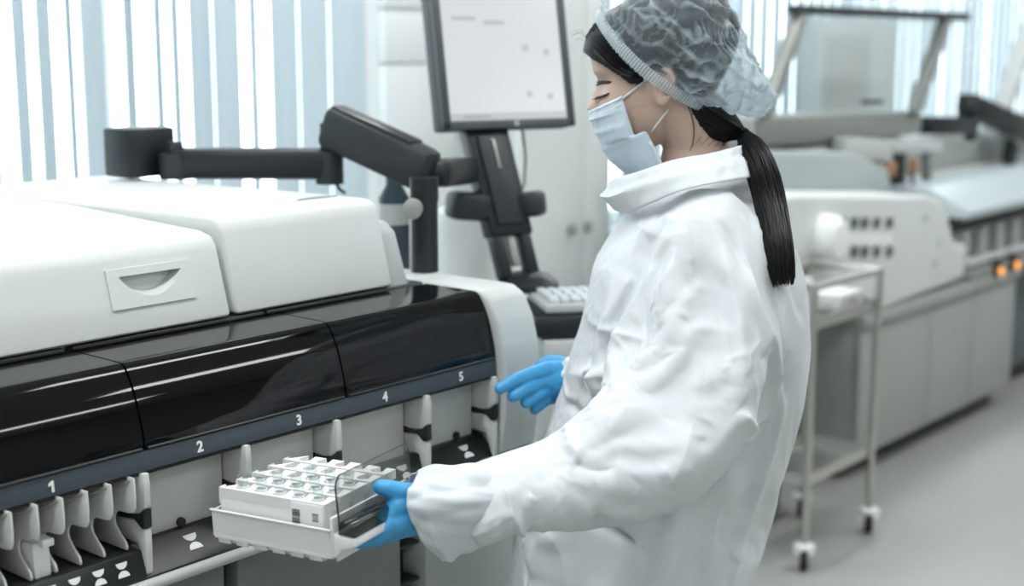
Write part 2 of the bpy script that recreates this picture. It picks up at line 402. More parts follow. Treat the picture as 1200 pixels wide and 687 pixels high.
# numbered strip
strip = MB().prism([(1.408, 1.056), (1.411, Z_STRIP1 + .001), (1.425, Z_STRIP1 + .002), (1.50, Z_STRIP1), (1.50, Z_STRIP0), (1.414, Z_STRIP0)], 'x', XL, 1.665, .0012).build('number_strip', mSlate, an)
MB().box(XL, 1.664, 1.4115, 1.50, 1.0505, 1.0535).build('strip_bottom_rail', mBlack, strip, smooth=0)  # black edging along the strip's lower side
for s, p in (('1', (61, 571)), ('2', (235, 524)), ('3', (351, 492)), ('4', (452, 464)), ('5', (541, 440))):
    q = WY(*p, 1.408); me = text_mesh(s, .0195, bold=.028)
    if s == '1':
        h_ = .0068; me = MB().prism([(-.0002, -h_), (.0030, -h_), (.0030, h_), (.0006, h_), (-.0038, h_ - .0034), (-.0038, h_ - .0062), (-.0002, h_ - .0042)], 'z', -.0006, .0006).mesh('n')
    me.transform(Matrix.Translation((q.x, 1.4090, 1.0672)) @ Matrix.Rotation(math.radians(90 - 6), 4, 'X'))
    link('number_mark', me, mMark, strip, 0)
# bays: back panels, fins with latches, black sloped floor with marks
FX = [1.004, 1.163, 1.325, 1.508, 1.663]
mFin = mBay
MB().box(XL, 1.664, 1.50, 1.56, .93, 1.055).build('bay_liner', mBay, an, smooth=0)
for k in range(4):
    MB().box(FX[k] + .0005, FX[k + 1] - .013, 1.448, 1.462, .945, 1.054, .0015).build('bay_back_panel', mBay, an)
    MB().box(FX[k + 1] - .013 - .002, FX[k + 1] - .013, 1.456, 1.50, .945, 1.054).build('bay_side_panel', mGreyPanel, an)
def fin(x):
    # upper blade, black latch wedge, lower blade that tapers to a point
    f = MB().prism([(1.50, 1.054), (1.404, 1.054), (1.402, 1.04), (1.402, 1.012), (1.413, 1.002), (1.432, .998), (1.50, 1.004)], 'x', x - .010, x, .002).build('bay_fin', mFin, an)
    MB().prism([(1.403, 1.010), (1.403, .985), (1.409, .984), (1.424, .994), (1.45, .992), (1.50, .994), (1.50, 1.003), (1.44, .999), (1.425, .999), (1.414, 1.002)], 'x', x - .0115, x + .0005, .001).build('latch', mBlackSatin, f)
    MB().prism([(1.404, .984), (1.403, .96), (1.404, .928), (1.407, .924), (1.412, .932), (1.421, .962), (1.45, .964), (1.50, .966), (1.50, .991), (1.445, .990), (1.424, .992), (1.411, .983)], 'x', x - .010, x, .0018).build('fin_foot', mFin, f)
for x in FX: fin(x)
FL = [(1.402, .916), (1.405, .922), (1.440, .955), (1.452, .957), (1.56, .956), (1.56, .90), (1.402, .905)]
MB().prism(FL, 'x', XL, 1.665, .001).build('bay_floor', mBlackSatin, an)
MB().prism([(1.4015, .920), (1.4025, .925), (1.413, .9565), (1.45, .958), (1.45, .92)], 'x', XL, .9935, .001).build('lane_base', mBlackSatin, an)
def sym(x, steep=False):
    # two opposed white half discs, one above the other, on the sloping floor lip
    for s in (1, -1):
        m = MB(); r = .0100; up = V((0, .035, .033)).normalized(); nn = V((0, -.033, .035)).normalized(); c0 = V((x, 1.405, .922)) + up * (.0265 + s * .0012)
        if steep: up = V((0, .0105, .0315)).normalized(); nn = V((0, -.0315, .0105)).normalized(); c0 = V((x, 1.4025, .925)) + up * (.0165 + s * .0010)
        q_ = .8 if steep else 1.0
        pts = [c0 + V((math.cos(a) * r * q_, 0, 0)) + up * (s * q_ * (.0098 - math.sin(a) * .0098)) for a in [math.pi * k / 10 for k in range(11)]]
        vs = [m.bm.verts.new(p + nn * .0009) for p in pts]; vs2 = [m.bm.verts.new(p - nn * .0006) for p in pts]
        m.bm.faces.new(vs); m.bm.faces.new(vs2[::-1])
        for k in range(11): m.bm.faces.new((vs[k], vs[(k + 1) % 11], vs2[(k + 1) % 11], vs2[k]))
        m.build('lane_mark', mMark, an, smooth=0)
for p in ((232, 640), (552, 530), (392, 590), (480, 555)): sym(WY(*p, 1.414).x)
for k in range(8): sym(.962 - .0327 * k, True)
for p in ((212, 625), (534, 526)):
    q = WY(*p, 1.447); MB().lathe((q.x, 1.449, .962), [(.006, 0), (.006, .006)], 12, V((0, -1, 0))).build('knob', mBlack, an)
# lanes of the first bay
lane_poly = [(1.498, 1.054), (1.399, 1.054), (1.3975, 1.03), (1.3985, 1.016), (1.403, 1.0095), (1.412, 1.0075), (1.432, 1.0065), (1.4395, 1.002), (1.442, .994), (1.440, .986), (1.430, .976), (1.421, .969), (1.418, .962), (1.419, .9585), (1.43, .9585), (1.498, .9590)]
lane0 = None
for k in range(9):
    x = .980 - .0327 * k
    if lane0 is None:
        lane0 = MB().prism(lane_poly, 'x', x - .0035, x, .0012).build('lane_divider', mFin, an, smooth=40)
        MB().tube([(x - .004, 1.4045, 1.050), (x - .014, 1.425, 1.040), (x - .024, 1.45, 1.046)], .0012, 6).build('lane_spring', mSteelDull, lane0)
    else:
        c = copy_tree(lane0, an); c.location.x = -.0327 * k
# rail and lower panels
MB().tube([(XL, 1.398, .9145), (1.70, 1.398, .9145)], .0075, 12).build('front_rail', mWhite2, an)
MB().prism([(1.398, .905), (1.405, .925), (1.60, .925), (1.60, .88), (1.42, .88)], 'x', 1.62, 1.775, .003).build('end_ledge', mWhite2, an)
for a, b in ((XL, 1.150), (1.172, 1.487)):
    MB().box(a, b, 1.45, 1.56, .15, .902, .004).build('lower_door', mGreyPanel, an)
MB().box(1.15, 1.172, 1.475, 1.56, .15, .902).build('door_gap', mSlate, an)
MB().box(1.487, 1.543, 1.50, 1.56, .15, .905).build('service_slot', mBlack, an)
for z in (.74, .80, .855):
    MB().box(1.488, 1.542, 1.462, 1.50, z, z + .006, .002).build('slot_shelf', mCharcoal, an)
MB().box(1.488, 1.54, 1.47, 1.50, .70, .722, .004).build('slot_knob', mMark, an)
MB().box(1.543, 1.758, 1.45, 1.60, .12, .90, .006).build('lower_end_panel', mWhite2, an)
# a single carrier left in the first bay
mCarr = mat('carrier_white', (233, 234, 232), .4, bump=.05, bscale=900)
tc1 = thing('tube_carrier', 'white tube carrier standing alone in the first bay under number one', 'carrier', (.866, 1.45, .956))
cb = MB().prism([(1.422, .957), (1.56, .957), (1.56, 1.0), (1.424, 1.0)], 'x', .8535, .8755, .002).build('body', mCarr, tc1)
MB().prism([(1.416, .994), (1.45, .994), (1.45, 1.004), (1.416, 1.003)], 'x', .862, .8775, .0015).build('hook', mCarr, tc1)

# ------------------------------------------------------------------ monitor, its arm and the keyboard stand
mArm = mat('arm_black', (40, 46, 49), .42, bump=.04, bscale=400)
mArm2 = mat('arm_dark', (26, 30, 33), .38)
ar = thing('monitor_support', 'black jointed monitor arm on a box base behind the white analyzer', 'monitor arm', WD(495, 320, 2.6) * 1)
q0, q1 = WD(131, 178, 2.62), WD(196, 178, 2.62)
zt, zb = WD(160, 149, 2.62).z, WD(160, 215, 2.62).z
bcx = (q0 + q1) / 2
MB().obox(V((bcx.x, bcx.y, (zt + 1.3285) / 2)), V((.052, 0, 0)), V((0, .038, 0)), V((0, 0, (zt - 1.3285) / 2)), .006).build('base_box', mArm2, ar)
MB().lathe(WD(206, 190, 2.6) - V((0, 0, .03)), [(.03, 0), (.03, .045), (.014, .046), (.014, .065), (.013, .067)], 18).build('pivot', mArm, ar)
MB().beam(WD(200, 191, 2.6), WD(392, 192, 2.6), .05, .056, .012).build('lower_arm', mArm2, ar)
MB().tube([WD(392, 212, 2.58), WD(398, 222, 2.58), WD(404, 226, 2.6)], .003, 6).build('cable', mBlack, ar)
MB().lathe(WD(386, 196, 2.6) - V((0, 0, .03)), [(.026, 0), (.026, .06), (.016, .062), (.016, .11)], 18).build('elbow', mArm, ar)
# sprung upper arm: rounded channel with end cap
a, b = WD(384, 146, 2.6), WD(506, 203, 2.5)
ua = MB().beam(a, b, .06, .078, .016).build('upper_arm', mArm, ar)
d = (b - a).normalized()
MB().beam(a + d * .02 + V((0, 0, .038)), b - d * .03 + V((0, 0, .040)), .04, .012, .005).build('cover_strip', mArm2, ua)
ld = MB(); c = WD(481, 205, 2.6) ; ld.obox(c + RT * 0 - FW * .005, d * .016, FW * .001, d.cross(FW).normalized() * .003)
ld.build('arm_plate', mSteelDull, ua)
pb = WZ(498, 318, 1.1765)
MB().lathe(pb, [(.024, 0), (.0235, .12), (.025, .125), (.025, .165)], 20).build('post', mArm2, ar)
MB().lathe(WD(484, 244, 2.4), [(.017, 0), (.017, .02), (.01, .022)], 16, -FW).build('joint_knob', mSteelDull, ar)
MB().beam(WD(512, 203, 2.5), WD(548, 200, 2.76), .05, .05, .012).build('wrist_joint', mArm2, ar)

# leaning column carrying the monitor, keyboard shelf below
st = thing('monitor_stand', 'leaning black column holding the monitor and keyboard shelf', 'stand', WD(612, 325, 2.8))
top, bot = WD(565, 150, 2.82), WD(607, 322, 2.76)
dd = (bot - top).normalized(); yaw = math.radians(-30); sx = (RT * math.cos(yaw) - FW * math.sin(yaw) * -1)
sx = (RT * math.cos(math.radians(28)) + FW * math.sin(math.radians(28))).normalized(); sy = dd.cross(sx).normalized()
if sy.dot(FW) < 0: sy = -sy
L_ = (bot - top).length
c1 = MB().obox(top + dd * (L_ * .37), sx * .046, sy * .022, dd * (L_ * .37), .006).build('column', mArm2, st)
MB().obox(top + dd * (L_ * .37) - sy * .024, sx * .030, sy * .006, dd * (L_ * .30), .004).build('column_cover', mArm, c1)
MB().obox(top + dd * (L_ * .20) - sy * .031, sx * .003, sy * .003, dd * (L_ * .1), .001).build('column_slot', mSteelDull, c1)
for s in (-1, 1):
    MB().obox(top + dd * (L_ * .82) + sx * (s * .030), sx * .012, sy * .016, dd * (L_ * .2), .004).build('rail', mArm2, st)
MB().obox(top + dd * (L_ * .80), sx * .009, sy * .01, dd * (L_ * .14), .003).build('rod', mSteelDull, st)
h = WD(540, 243, 2.74); MB().beam(WD(526, 240, 2.74), WD(572, 243, 2.78), .06, .055, .014).build('clamp', mArm, st)
MB().beam(WD(610, 240, 2.8), WD(637, 238, 2.78), .05, .05, .012).build('clamp', mArm, st)
MB().lathe(WD(618, 331, 2.76), [(.062, -.012), (.062, .0), (.045, .016), (.02, .022)], 24).build('foot', mArm2, st)
MB().tube([WD(612, 150, 2.85), WD(616, 185, 2.86), WD(614, 215, 2.86), WD(606, 238, 2.85)], .0035, 8).build('cable', mSteelDull, st)

mo = thing('monitor', 'tilted flat monitor in dark grey bezel showing a pale screen', 'monitor', WD(595, 150, 2.82))
yw = math.radians(30); tl = math.radians(11)
ex = RT * math.cos(yw) + FW * math.sin(yw)                 # along the screen, to its right
en0 = -(FW * math.cos(yw) - RT * math.sin(yw))             # out of the screen, level
en = en0 * math.cos(tl) + V((0, 0, 1)) * math.sin(tl); eu = en.cross(ex).normalized()
if eu.z < 0: eu = -eu
bl = WD(519, 153, 2.74); br_ = WD(669, 150, 2.9)
Wm = (br_ - bl).dot(ex); Hm = .295
MC = bl + ex * (Wm / 2) + eu * (Hm / 2)
MB().obox(MC - en * .022, ex * (Wm / 2), en * .022, eu * (Hm / 2), .006).build('case', mCharcoal, mo)
mBez = mat('bezel_grey', (70, 77, 79), .45)
bw = .0165; zf = MC + en * .001
def bar(c, hx, hy, name='bezel'): return MB().obox(c, ex * hx, en * .006, eu * hy, .0025)
bz = MB()
for s in (-1, 1):
    bz.obox(zf + ex * (s * (Wm / 2 - bw / 2)), ex * (bw / 2), en * .006, eu * (Hm / 2), .002)
    bz.obox(zf + eu * (s * (Hm / 2 - bw / 2)), ex * (Wm / 2), en * .006, eu * (bw / 2), .002)
bez = bz.build('bezel', mBez, mo)
MB().lathe(zf - eu * (Hm / 2 - bw / 2) + ex * .012, [(.006, .0055), (.006, .0068), (.004, .0070)], 16, en).build('round_badge', mSteelDull, bez)
mScr = mat('screen_glow', (60, 64, 66), .18, emit=(228, 232, 234), estr=.76, spec=.5)
sw, sh = Wm / 2 - bw, Hm / 2 - bw
scr = MB().obox(zf, ex * sw, en * .001, eu * sh).build('screen', mScr, mo, smooth=0)
mUi = mat('screen_grey', (50, 52, 53), .2, emit=(206, 211, 213), estr=.72); mUiD = mat('screen_dark_grey', (50, 52, 53), .2, emit=(176, 182, 184), estr=.72)
def ui(u, v, hu, hv, m, name): MB().obox(zf + ex * (u * sw) + eu * (v * sh) + en * .0016, ex * (hu * sw), en * .0004, eu * (hv * sh)).build(name, m, scr, smooth=0)
ui(0, -.945, 1, .055, mUi, 'task_bar'); ui(-.55, -.945, .22, .025, mUiD, 'task_label')
ui(0, .965, 1, .035, mUiD, 'title_bar'); ui(-.62, .52, .2, .03, mUi, 'screen_caption'); ui(-.12, .46, .18, .035, mUi, 'screen_caption')
for u, v in ((.38, .08), (.74, .02), (.38, -.62), (.74, -.66)): ui(u, v, .05, .05, mUi, 'screen_icon')

kb = thing('keyboard', 'pale grey keyboard on the dark shelf behind the gowned woman', 'keyboard', WD(650, 345, 2.68))
kz = WD(640, 345, 2.68).z
ka = math.radians(28); kx = (RT * math.cos(ka) + FW * math.sin(ka)); ky = (FW * math.cos(ka) - RT * math.sin(ka))
kc = WD(612, 336, 2.74); kc = V((kc.x, kc.y, kz)); org = kc
def kp(u, v, w): return org + kx * u + ky * v + V((0, 0, w))
O1 = WZ(609, 333, kz); O2 = WZ(640, 358, kz)
ky = V((O1.x - O2.x, O1.y - O2.y, 0)); kd = min(ky.length, .15); ky.normalize(); kx = V((ky.y, -ky.x, 0))
org = V((O2.x, O2.y, kz))
MB().obox(kp(.20, kd / 2, -.008), kx * .20, ky * (kd / 2), V((0, 0, .008)), .003).build('body', mWhite2, kb)
mKey = mat('key_grey', (206, 214, 217), .5); key0 = None
nr = 5; pv = kd / (nr + .6)
for r in range(nr):
    for k in range(18):
        c = kp(.02 + .0205 * k + .003 * (r % 2), pv * (r + .8), .004)
        if key0 is None:
            key0 = MB().obox(c, kx * .0085, ky * (pv * .43), V((0, 0, .005)), .002).build('key', mKey, kb); k0 = c.copy()
        else:
            o = key0.copy(); col.objects.link(o); o.location = o.location + (c - k0)
ks = thing('keyboard_shelf', 'black shelf tray under the pale keyboard', 'shelf', kp(.15, .05, -.05))
MB().obox(kp(.19, kd / 2 + .01, -.038), kx * .215, ky * (kd / 2 + .03), V((0, 0, .02)), .008).build('tray', mArm2, ks)
MB().obox(kp(.10, kd / 2 - .02, -.025), kx * .06, ky * .02, V((0, 0, .008)), .004).build('palm_support', mWhite2, ks)
dk = thing('deck_box', 'low white instrument box with dark foot under the keyboard shelf', 'instrument', kp(.12, .06, -.3))
MB().obox(kp(.16, kd / 2 + .02, -.096), kx * .17, ky * (kd / 2 + .05), V((0, 0, .034)), .008).build('case', mWhite2, dk)
MB().obox(kp(.16, kd / 2 + .02, -.136), kx * .165, ky * (kd / 2 + .04), V((0, 0, .008)), .003).build('foot', mBlack, dk)
MB().obox(kp(.16, kd / 2 + .02, -.55), kx * .15, ky * (kd / 2 + .03), V((0, 0, .40)), .006).build('pedestal', mWhite2, dk)

# clutter on the far side of the deck
tk = thing('white_canister', 'white rounded canister behind the monitor arm post', 'canister', WD(550, 330, 3.0))
c = WD(550, 335, 3.0); rr_ = (WD(590, 335, 3.0) - WD(511, 335, 3.0)).length / 2; h_ = WD(550, 243, 3.0).z - c.z
MB().lathe(V((c.x, c.y, .62)), [(rr_, 0), (rr_, c.z - .62 + h_ - .03), (rr_ * .93, c.z - .62 + h_ - .008), (rr_ * .8, c.z - .62 + h_)], 36).build('shell', mat('canister_white', (226, 230, 230), .5), tk)
MB().lathe(V((c.x, c.y, c.z + h_)), [(rr_ * .5, -.002), (rr_ * .5, .006), (rr_ * .45, .009)], 28).build('lid', mWhite, tk)
sd_ = thing('canister_stand', 'plain grey stand under the white canister behind the deck', 'stand', V((c.x, c.y, 0)))
MB().box(c.x - rr_ * 1.1, c.x + rr_ * 1.1, c.y - rr_ * 1.1, c.y + rr_ * 1.1, 0, .618, .006).build('body', mGreyPanel, sd_)
bt = thing('dark_bottle', 'dark blue bottle with pale label left of the arm post', 'bottle', WD(462, 260, 2.75))
c = WD(462, 262, 2.72); MB().lathe(V((c.x, c.y, 1.0)), [(.030, 0), (.030, c.z - 1.0 + .05), (.016, c.z - 1.0 + .075), (.016, c.z - 1.0 + .10)], 20).build('glass', mat('bottle_dark_blue', (58, 74, 84), .3), bt)
MB().lathe(V((c.x, c.y, 1.0)), [(.0306, c.z - 1.0 + .0), (.0306, c.z - 1.0 + .04)], 20).build('label', mWhite2, bt)
bs_ = thing('bottle_stand', 'slim grey stand under the dark blue bottle', 'stand', V((c.x, c.y, 0)))
MB().box(c.x - .05, c.x + .05, c.y - .05, c.y + .05, 0, .999, .004).build('body', mGreyPanel, bs_)

# ------------------------------------------------------------------ sample tray with its carriers and tubes
TA = math.radians(12.9); e1 = V((math.cos(TA), math.sin(TA), 0)); e2 = V((-e1.y, e1.x, 0)); e3 = V((0, 0, 1))
T0 = WD(258, 571, 1.65)               # far end, near side, of the first carrier's top
CL = .150; CP = .0327
org_t = T0 - e2 * CL                  # operator end of the first carrier's top edge
# local tray frame: x along e1 (across carriers), y along e2 (into the machine), z up, origin org_t
mTray = mat('tray_white', (228, 230, 229), .42, bump=.06, bscale=800)
TM = Matrix.Translation(org_t) @ Matrix.Rotation(TA, 4, 'Z')
def tl_(mb, name, m, parent, smooth=35):
    """mesh given in the tray frame"""
    me = mb.mesh(name); me.transform(TM); return link(name, me, m, parent, smooth)
tr = thing('sample_tray', 'white sample tray with smoked flap held in the blue gloved hand', 'tray', TM @ V((.08, .07, -.065)), TA)
tr_l = tr
CW = .0215                            # carrier width
tb = MB()
tb.box(-.006, .160, -.012, CL + .006, -.062, -.058)                                   # floor of the tray
tb.prism([(-.008, -.027), (-.0055, -.027), (-.003, -.060), (-.0055, -.060)], 'y', -.012, CL + .008)   # near wall leans out
tb.box(.158, .161, -.012, CL + .006, -.060, -.027); tb.box(-.006, .16, CL + .005, CL + .008, -.060, -.027)
tb.box(-.0065, .161, -.016, -.0115, -.060, -.012, .001)
body = tl_(tb, 'tray_body', mTray, tr, 30)
rim = MB().box(-.0105, -.006, -.014, CL + .010, -.028, -.0255, .001); tl_(rim, 'rim', mTray, body)
for k in range(6):                                                                    # notched skirt along the near bottom edge
    y = .002 + k * .0265
    tl_(MB().prism([(-.0055, -.058), (-.003, -.058), (-.001, -.069), (-.0035, -.069)], 'y', y, y + .018, .001), 'skirt_tab', mTray, body)
tl_(MB().box(.0, .155, .0, CL, -.068, -.061), 'underside', mTray, body)
# operator end: sloping apron with the smoked flap on top
ap = MB().prism([(-.012, -.030), (-.026, -.034), (-.0445, -.034), (-.046, -.043), (-.028, -.049), (-.020, -.058), (-.012, -.064)], 'x', -.005, .161, .0015)
tl_(ap, 'apron', mTray, tr)
tl_(MB().prism([(-.019, -.052), (-.012, -.050), (-.012, -.068), (-.016, -.068)], 'x', .004, .16, .001), 'apron_rib', mTray, tr)
fl = MB().prism([(-.020, -.032), (-.0445, -.0335), (-.0445, -.019), (-.041, -.0165), (-.024, -.0155)], 'x', -.004, .162, .002); tl_(fl, 'handle_cover', mSmokeDark, tr)
pz = MB()
ol = [(-.022, -.026), (-.0205, .012), (-.017, .020), (-.0155, .020), (-.0185, .012), (-.0195, -.026)]
fr_ = [(0, -.026), (.164, -.026), (.164, .030), (.160, .036), (.010, .036), (.004, .032), (0, .024)]
vs = []
for yo in (-.0235, -.0215):
    vs.append([pz.bm.verts.new((x - .002, yo + (z + .026) * .10, z)) for x, z in fr_])
pz.bm.faces.new(vs[0]); pz.bm.faces.new(vs[1][::-1])
for k in range(7): pz.bm.faces.new((vs[0][k], vs[0][(k + 1) % 7], vs[1][(k + 1) % 7], vs[1][k]))
flap = tl_(pz, 'flap', mSmokeClear, tr, 0)
eg = [V((x - .002, -.0225 + (z + .026) * .10, z)) for x, z in fr_]
tl_(MB().tube([eg[0], eg[6], eg[5], eg[4]], .0011, 6), 'flap_edge', mBlack, flap)
tl_(MB().tube([eg[4], eg[3], eg[2], eg[1]], .0006, 6), 'flap_edge', mCharcoal, flap)
# tube carriers
def carrier(k):
    lab = ['front white tube carrier with five open tubes and barcode end, nearest row in the tray', 'second white tube carrier row in the tray, filled with clear tubes',
           'third white tube carrier row in the tray, tubes toward the flap', 'fourth white tube carrier row in the tray, empty of tubes', 'hindmost white tube carrier row in the tray, empty of tubes'][k]
    x0 = CP * k
    base = TM @ V((x0 + CW / 2, CL / 2, -.058))
    t = thing('tube_carrier', lab, 'carrier', base, TA, 'tube carriers in the held tray')
    m = MB(); n = 5; y0 = .0165; py = .0272; R = .0082
    # lower body
    m.box(x0, x0 + CW, 0, CL, -.058, -.012, .0008)
    bd = tl_(m, 'body', mCarr, t, 30)
    # top plate: outline with keyhole notches open to the far side
    xa, xb = x0 - .0004, x0 + CW + .006
    poly = [(xa, -.001), (xa, CL + .001)]
    for j in reversed(range(n)):
        c = y0 + py * j
        poly.append((xb, c + R * .62))
        for q in range(11):
            a = math.radians(52 + (360 - 104) * q / 10)
            poly.append((x0 + .0125 + R * math.cos(a), c + R * math.sin(a)))
        poly.append((xb, c - R * .62))
    poly += [(xb, -.001)]
    top = MB().prism(poly, 'z', -.0125, 0); tl_(top, 'top_plate', mCarr, t, 30)
    tl_(MB().prism([(CL, -.022), (CL + .004, -.022), (CL + .004, -.001), (CL + .002, .0), (CL, .0)], 'x', x0 + .002, x0 + .012, .0006), 'end_hook', mCarr, t)
    if k == 0:
        lb = MB().box(x0 - .0016, x0, .001, .046, -.040, -.002, .0008); lb = tl_(lb, 'label_card', mat('label_white', (240, 241, 240), .5), t)
        bars = MB(); rr = random.Random(5); z = -.037
        while z < -.010:
            hgt = rr.choice([.0007, .0011, .0017]); bars.box(x0 - .0021, x0 - .0017, .0330, .0440, z, z + hgt); z += hgt + rr.choice([.0008, .0013])
        tl_(bars, 'barcode', mat('barcode_ink', (60, 66, 68), .6), lb, 0)
        tl_(MB().box(x0 - .0021, x0 - .0017, .007, .0155, -.022, -.012), 'window_mark', mat('label_grey', (170, 180, 180), .5), lb, 0)
        tl_(MB().box(x0 - .0023, x0 - .0020, .007, .0155, -.0135, -.0125), 'window_line', mat('label_line', (70, 78, 80), .5), lb, 0)
        tl_(MB().box(x0 - .0023, x0 - .0020, .007, .0155, -.0215, -.0205), 'window_line', bpy.data.materials['label_line'], lb, 0)
    return t
for k in range(5): carrier(k)
# glass sample tubes
mTube = glassy('tube_plastic', (.95, .97, .97, 1), rough=.06)
mSample = mat('sample_brown', (150, 92, 66), .4); mLiner = mat('cup_white', (236, 238, 238), .4)
tube0 = None; rowname = ['front', 'second', 'third']
for k, js in ((0, (0, 1, 2, 3, 4)), (1, (0, 1, 2, 3, 4)), (2, (0, 1, 2))):
    for j in js:
        p = TM @ V((CP * k + .0125, .0165 + .0272 * j, 0))
        lab = 'clear sample tube in the %s carrier row, %s from the flap end' % (rowname[k], ['first', 'second', 'third', 'fourth', 'fifth'][j])
        if tube0 is None:
            tube0 = thing('sample_tube', lab, 'tube', p, 0, 'sample tubes in the held tray')
            gm = MB().lathe(p, [(.0056, -.0100), (.0062, -.009), (.0064, .0125), (.0071, .0130), (.0071, .0150), (.0058, .0150), (.0057, .0), (.0052, -.009)], 20)
            gm.build('glass', mTube, tube0)
            MB().capsule(p + e2 * .0066 - e1 * .0030 - e3 * .0016, p + e2 * .0052 - e1 * .0050 - e3 * .0014, .0016, .0016, 8).build('sample', mSample, tube0)
            lnr = MB(); lnr.lathe(p, [(.0048, -.004), (.0070, -.004), (.0072, .0012), (.0070, .0022), (.0060, .0022), (.0058, -.003)], 20); lnr.build('collar', mLiner, tube0)
            dots = MB()
            for q in range(7):
                a = math.radians(200 + 26 * q); dots.box(p.x + .0066 * math.cos(a) - .0004, p.x + .0066 * math.cos(a) + .0004, p.y + .0066 * math.sin(a) - .0004, p.y + .0066 * math.sin(a) + .0004, p.z - .001, p.z + .0008)
            dots.build('scale_ticks', mCharcoal, tube0, 0)
        else:
            t = copy_tree(tube0); t.location = p; t['label'] = lab

# ------------------------------------------------------------------ the second machine line and the trolley (right)
YR = 2.197
mCab = mat('cabinet_grey', (158, 161, 158), .5, grain=.03, gscale=15)
mCabD = mat('cabinet_dark_teal', (88, 100, 102), .5, grain=.04, gscale=15)
bc = thing('bench_cabinet', 'long grey cabinet bench with panel doors under the second analyzer', 'cabinet', (5.3, 2.6, 0))
MB().box(4.60, 6.10, 2.23, 3.0, .1, .575, .004).build('body', mCab, bc)
for a, b in ((4.605, 5.195), (5.203, 5.62), (5.628, 6.09)): MB().box(a, b, YR, 2.23, .09, .575, .004).build('panel', mCab, bc)
MB().box(4.62, 6.08, 2.28, 2.95, 0, .1).build('plinth', mBlack, bc)
MB().box(4.60, 6.10, YR - .02, 2.98, .575, .612, .004).build('worktop', mCab, bc)
rb = thing('recess_cabinet', 'dark teal cabinet face behind the steel trolley', 'cabinet', (3.9, 2.8, 0))
MB().box(3.1, 4.57, 2.5, 2.94, .16, .57, .005).build('body', mCabD, rb); MB().box(3.15, 4.55, 2.58, 2.9, 0, .16).build('plinth', mBlack, rb)
MB().box(3.1, 4.57, 2.48, 2.94, .57, .61, .005).build('worktop', mWhite2, rb)

md = thing('analyzer_module', 'white rounded analyzer module with two rows of dark buttons', 'analyzer', (4.7, 2.5, .64))
out = [WY(*p, YR) for p in ((924, 228), (1088, 229), (1104, 236), (1112, 252), (1118, 280), (1122, 284), (1133, 286), (1131, 326), (1040, 362), (870, 418))]
MB().prism([(p.x if i < 9 else out[0].x, max(.613, p.z) if i < 9 else .613) for i, p in enumerate(out)], 'y', YR, 2.45, .02, 4).build('case', mWhite, md)
mBtn = mat('button_dark', (96, 104, 104), .5)
pl = MB(); pts = [WY(*p, YR - .004) for p in ((984, 274), (1046, 274), (1046, 287), (984, 287))]
MB().prism([(p.x, p.z) for p in pts], 'y', YR - .004, YR + .004).build('label_band', mMark, md, 0)
btn0 = None
for row in (261, 295):
    for px in (985, 1000, 1012, 1026, 1041):
        c = WY(px, row, YR); r = .018
        if btn0 is None: btn0 = MB().box(c.x - .020, c.x + .020, YR - .012, YR + .003, c.z - r, c.z + r, .003).build('button', mBtn, md); b0 = c.copy()
        else: o = btn0.copy(); col.objects.link(o); o.location = o.location + (c - b0)
c = WY(962, 280, YR); MB().lathe((c.x, YR, c.z), [(.085, 0), (.085, .05), (.06, .075), (.02, .08)], 24, V((0, -1, 0))).build('round_knob', mMark, md)
for px, py in ((1085, 255), (1100, 285), (1096, 308)):
    c = WY(px, py, YR); MB().box(c.x - .02, c.x + .02, YR - .006, YR + .004, c.z - .012, c.z + .012, .002).build('small_mark', mWhite2, md)
MB().prism([(p.x, p.z) for p in [WY(*q, 2.5) for q in ((860, 176), (985, 178), (1030, 196), (1036, 225), (860, 228))]], 'y', 2.46, 2.54, .012).build('grey_cover', mat('cover_grey', (170, 178, 179), .45), md)

# raised clear lid on the machine
ldm = thing('raised_lid', 'raised clear lid in grey metal frame on the second analyzer', 'lid', (5.0, 2.7, 1.0))
YL = 2.62
def beamp(a, b, w, h, m, name, parent, y=YL, y2=None, bev=.006):
    return MB().beam(WY(*a, y), WY(*b, y2 or y), w, h, bev).build(name, m, parent)
base = MB().prism([(p.x, p.z) for p in [WY(*q, YL) for q in ((890, 138), (1074, 131), (1086, 136), (1084, 158), (905, 174), (890, 172))]], 'y', YL + .02, YL + .27, .008).build('base_bar', mSteelDull, ldm)
beamp((895, 136), (940, 10), .05, .05, mSteelDull, 'side_post', ldm); beamp((1070, 134), (1108, 22), .05, .06, mSteelDull, 'side_post', ldm)
beamp((930, 11), (1130, 20), .06, .035, mCharcoal, 'top_bar', ldm)
pn = MB(); q = [WY(*p, YL) for p in ((900, 132), (1068, 132), (1104, 22), (940, 14))]
vs = [[pn.bm.verts.new(p + V((0, o, 0))) for p in q] for o in (-.003, .003)]
pn.bm.faces.new(vs[0]); pn.bm.faces.new(vs[1][::-1])
for k in range(4): pn.bm.faces.new((vs[0][k], vs[0][(k + 1) % 4], vs[1][(k + 1) % 4], vs[1][k]))
pn.build('clear_pane', mLidGlass, ldm, 0)
MB().prism([(p.x, p.z) for p in [WY(*q, YL) for q in ((1010, 117), (1030, 117), (1030, 122), (1010, 122))]], 'y', YL - .02, YL).build('handle', mCharcoal, ldm)
sup = MB(); c0 = min(WY(*q, YL).z for q in ((905, 174), (890, 172), (1084, 158))) - .003
rbd = thing('analyzer_chassis', 'pale grey analyzer body beneath the raised clear lid', 'analyzer', (5.3, 2.8, .62))
MB().box(4.3, 5.9, 2.64, 2.95, .613, c0, .01).build('case', mat('rear_body', (186, 190, 188), .5), rbd)
MB().box(4.32, 5.88, 2.632, 2.642, c0 - .09, c0 - .03, .003).build('front_strip', mCharcoal, rbd)
tb2 = thing('tall_unit', 'tall pale grey unit standing against the blinds behind the clear lid', 'cabinet', (5.9, 3.1, 0))
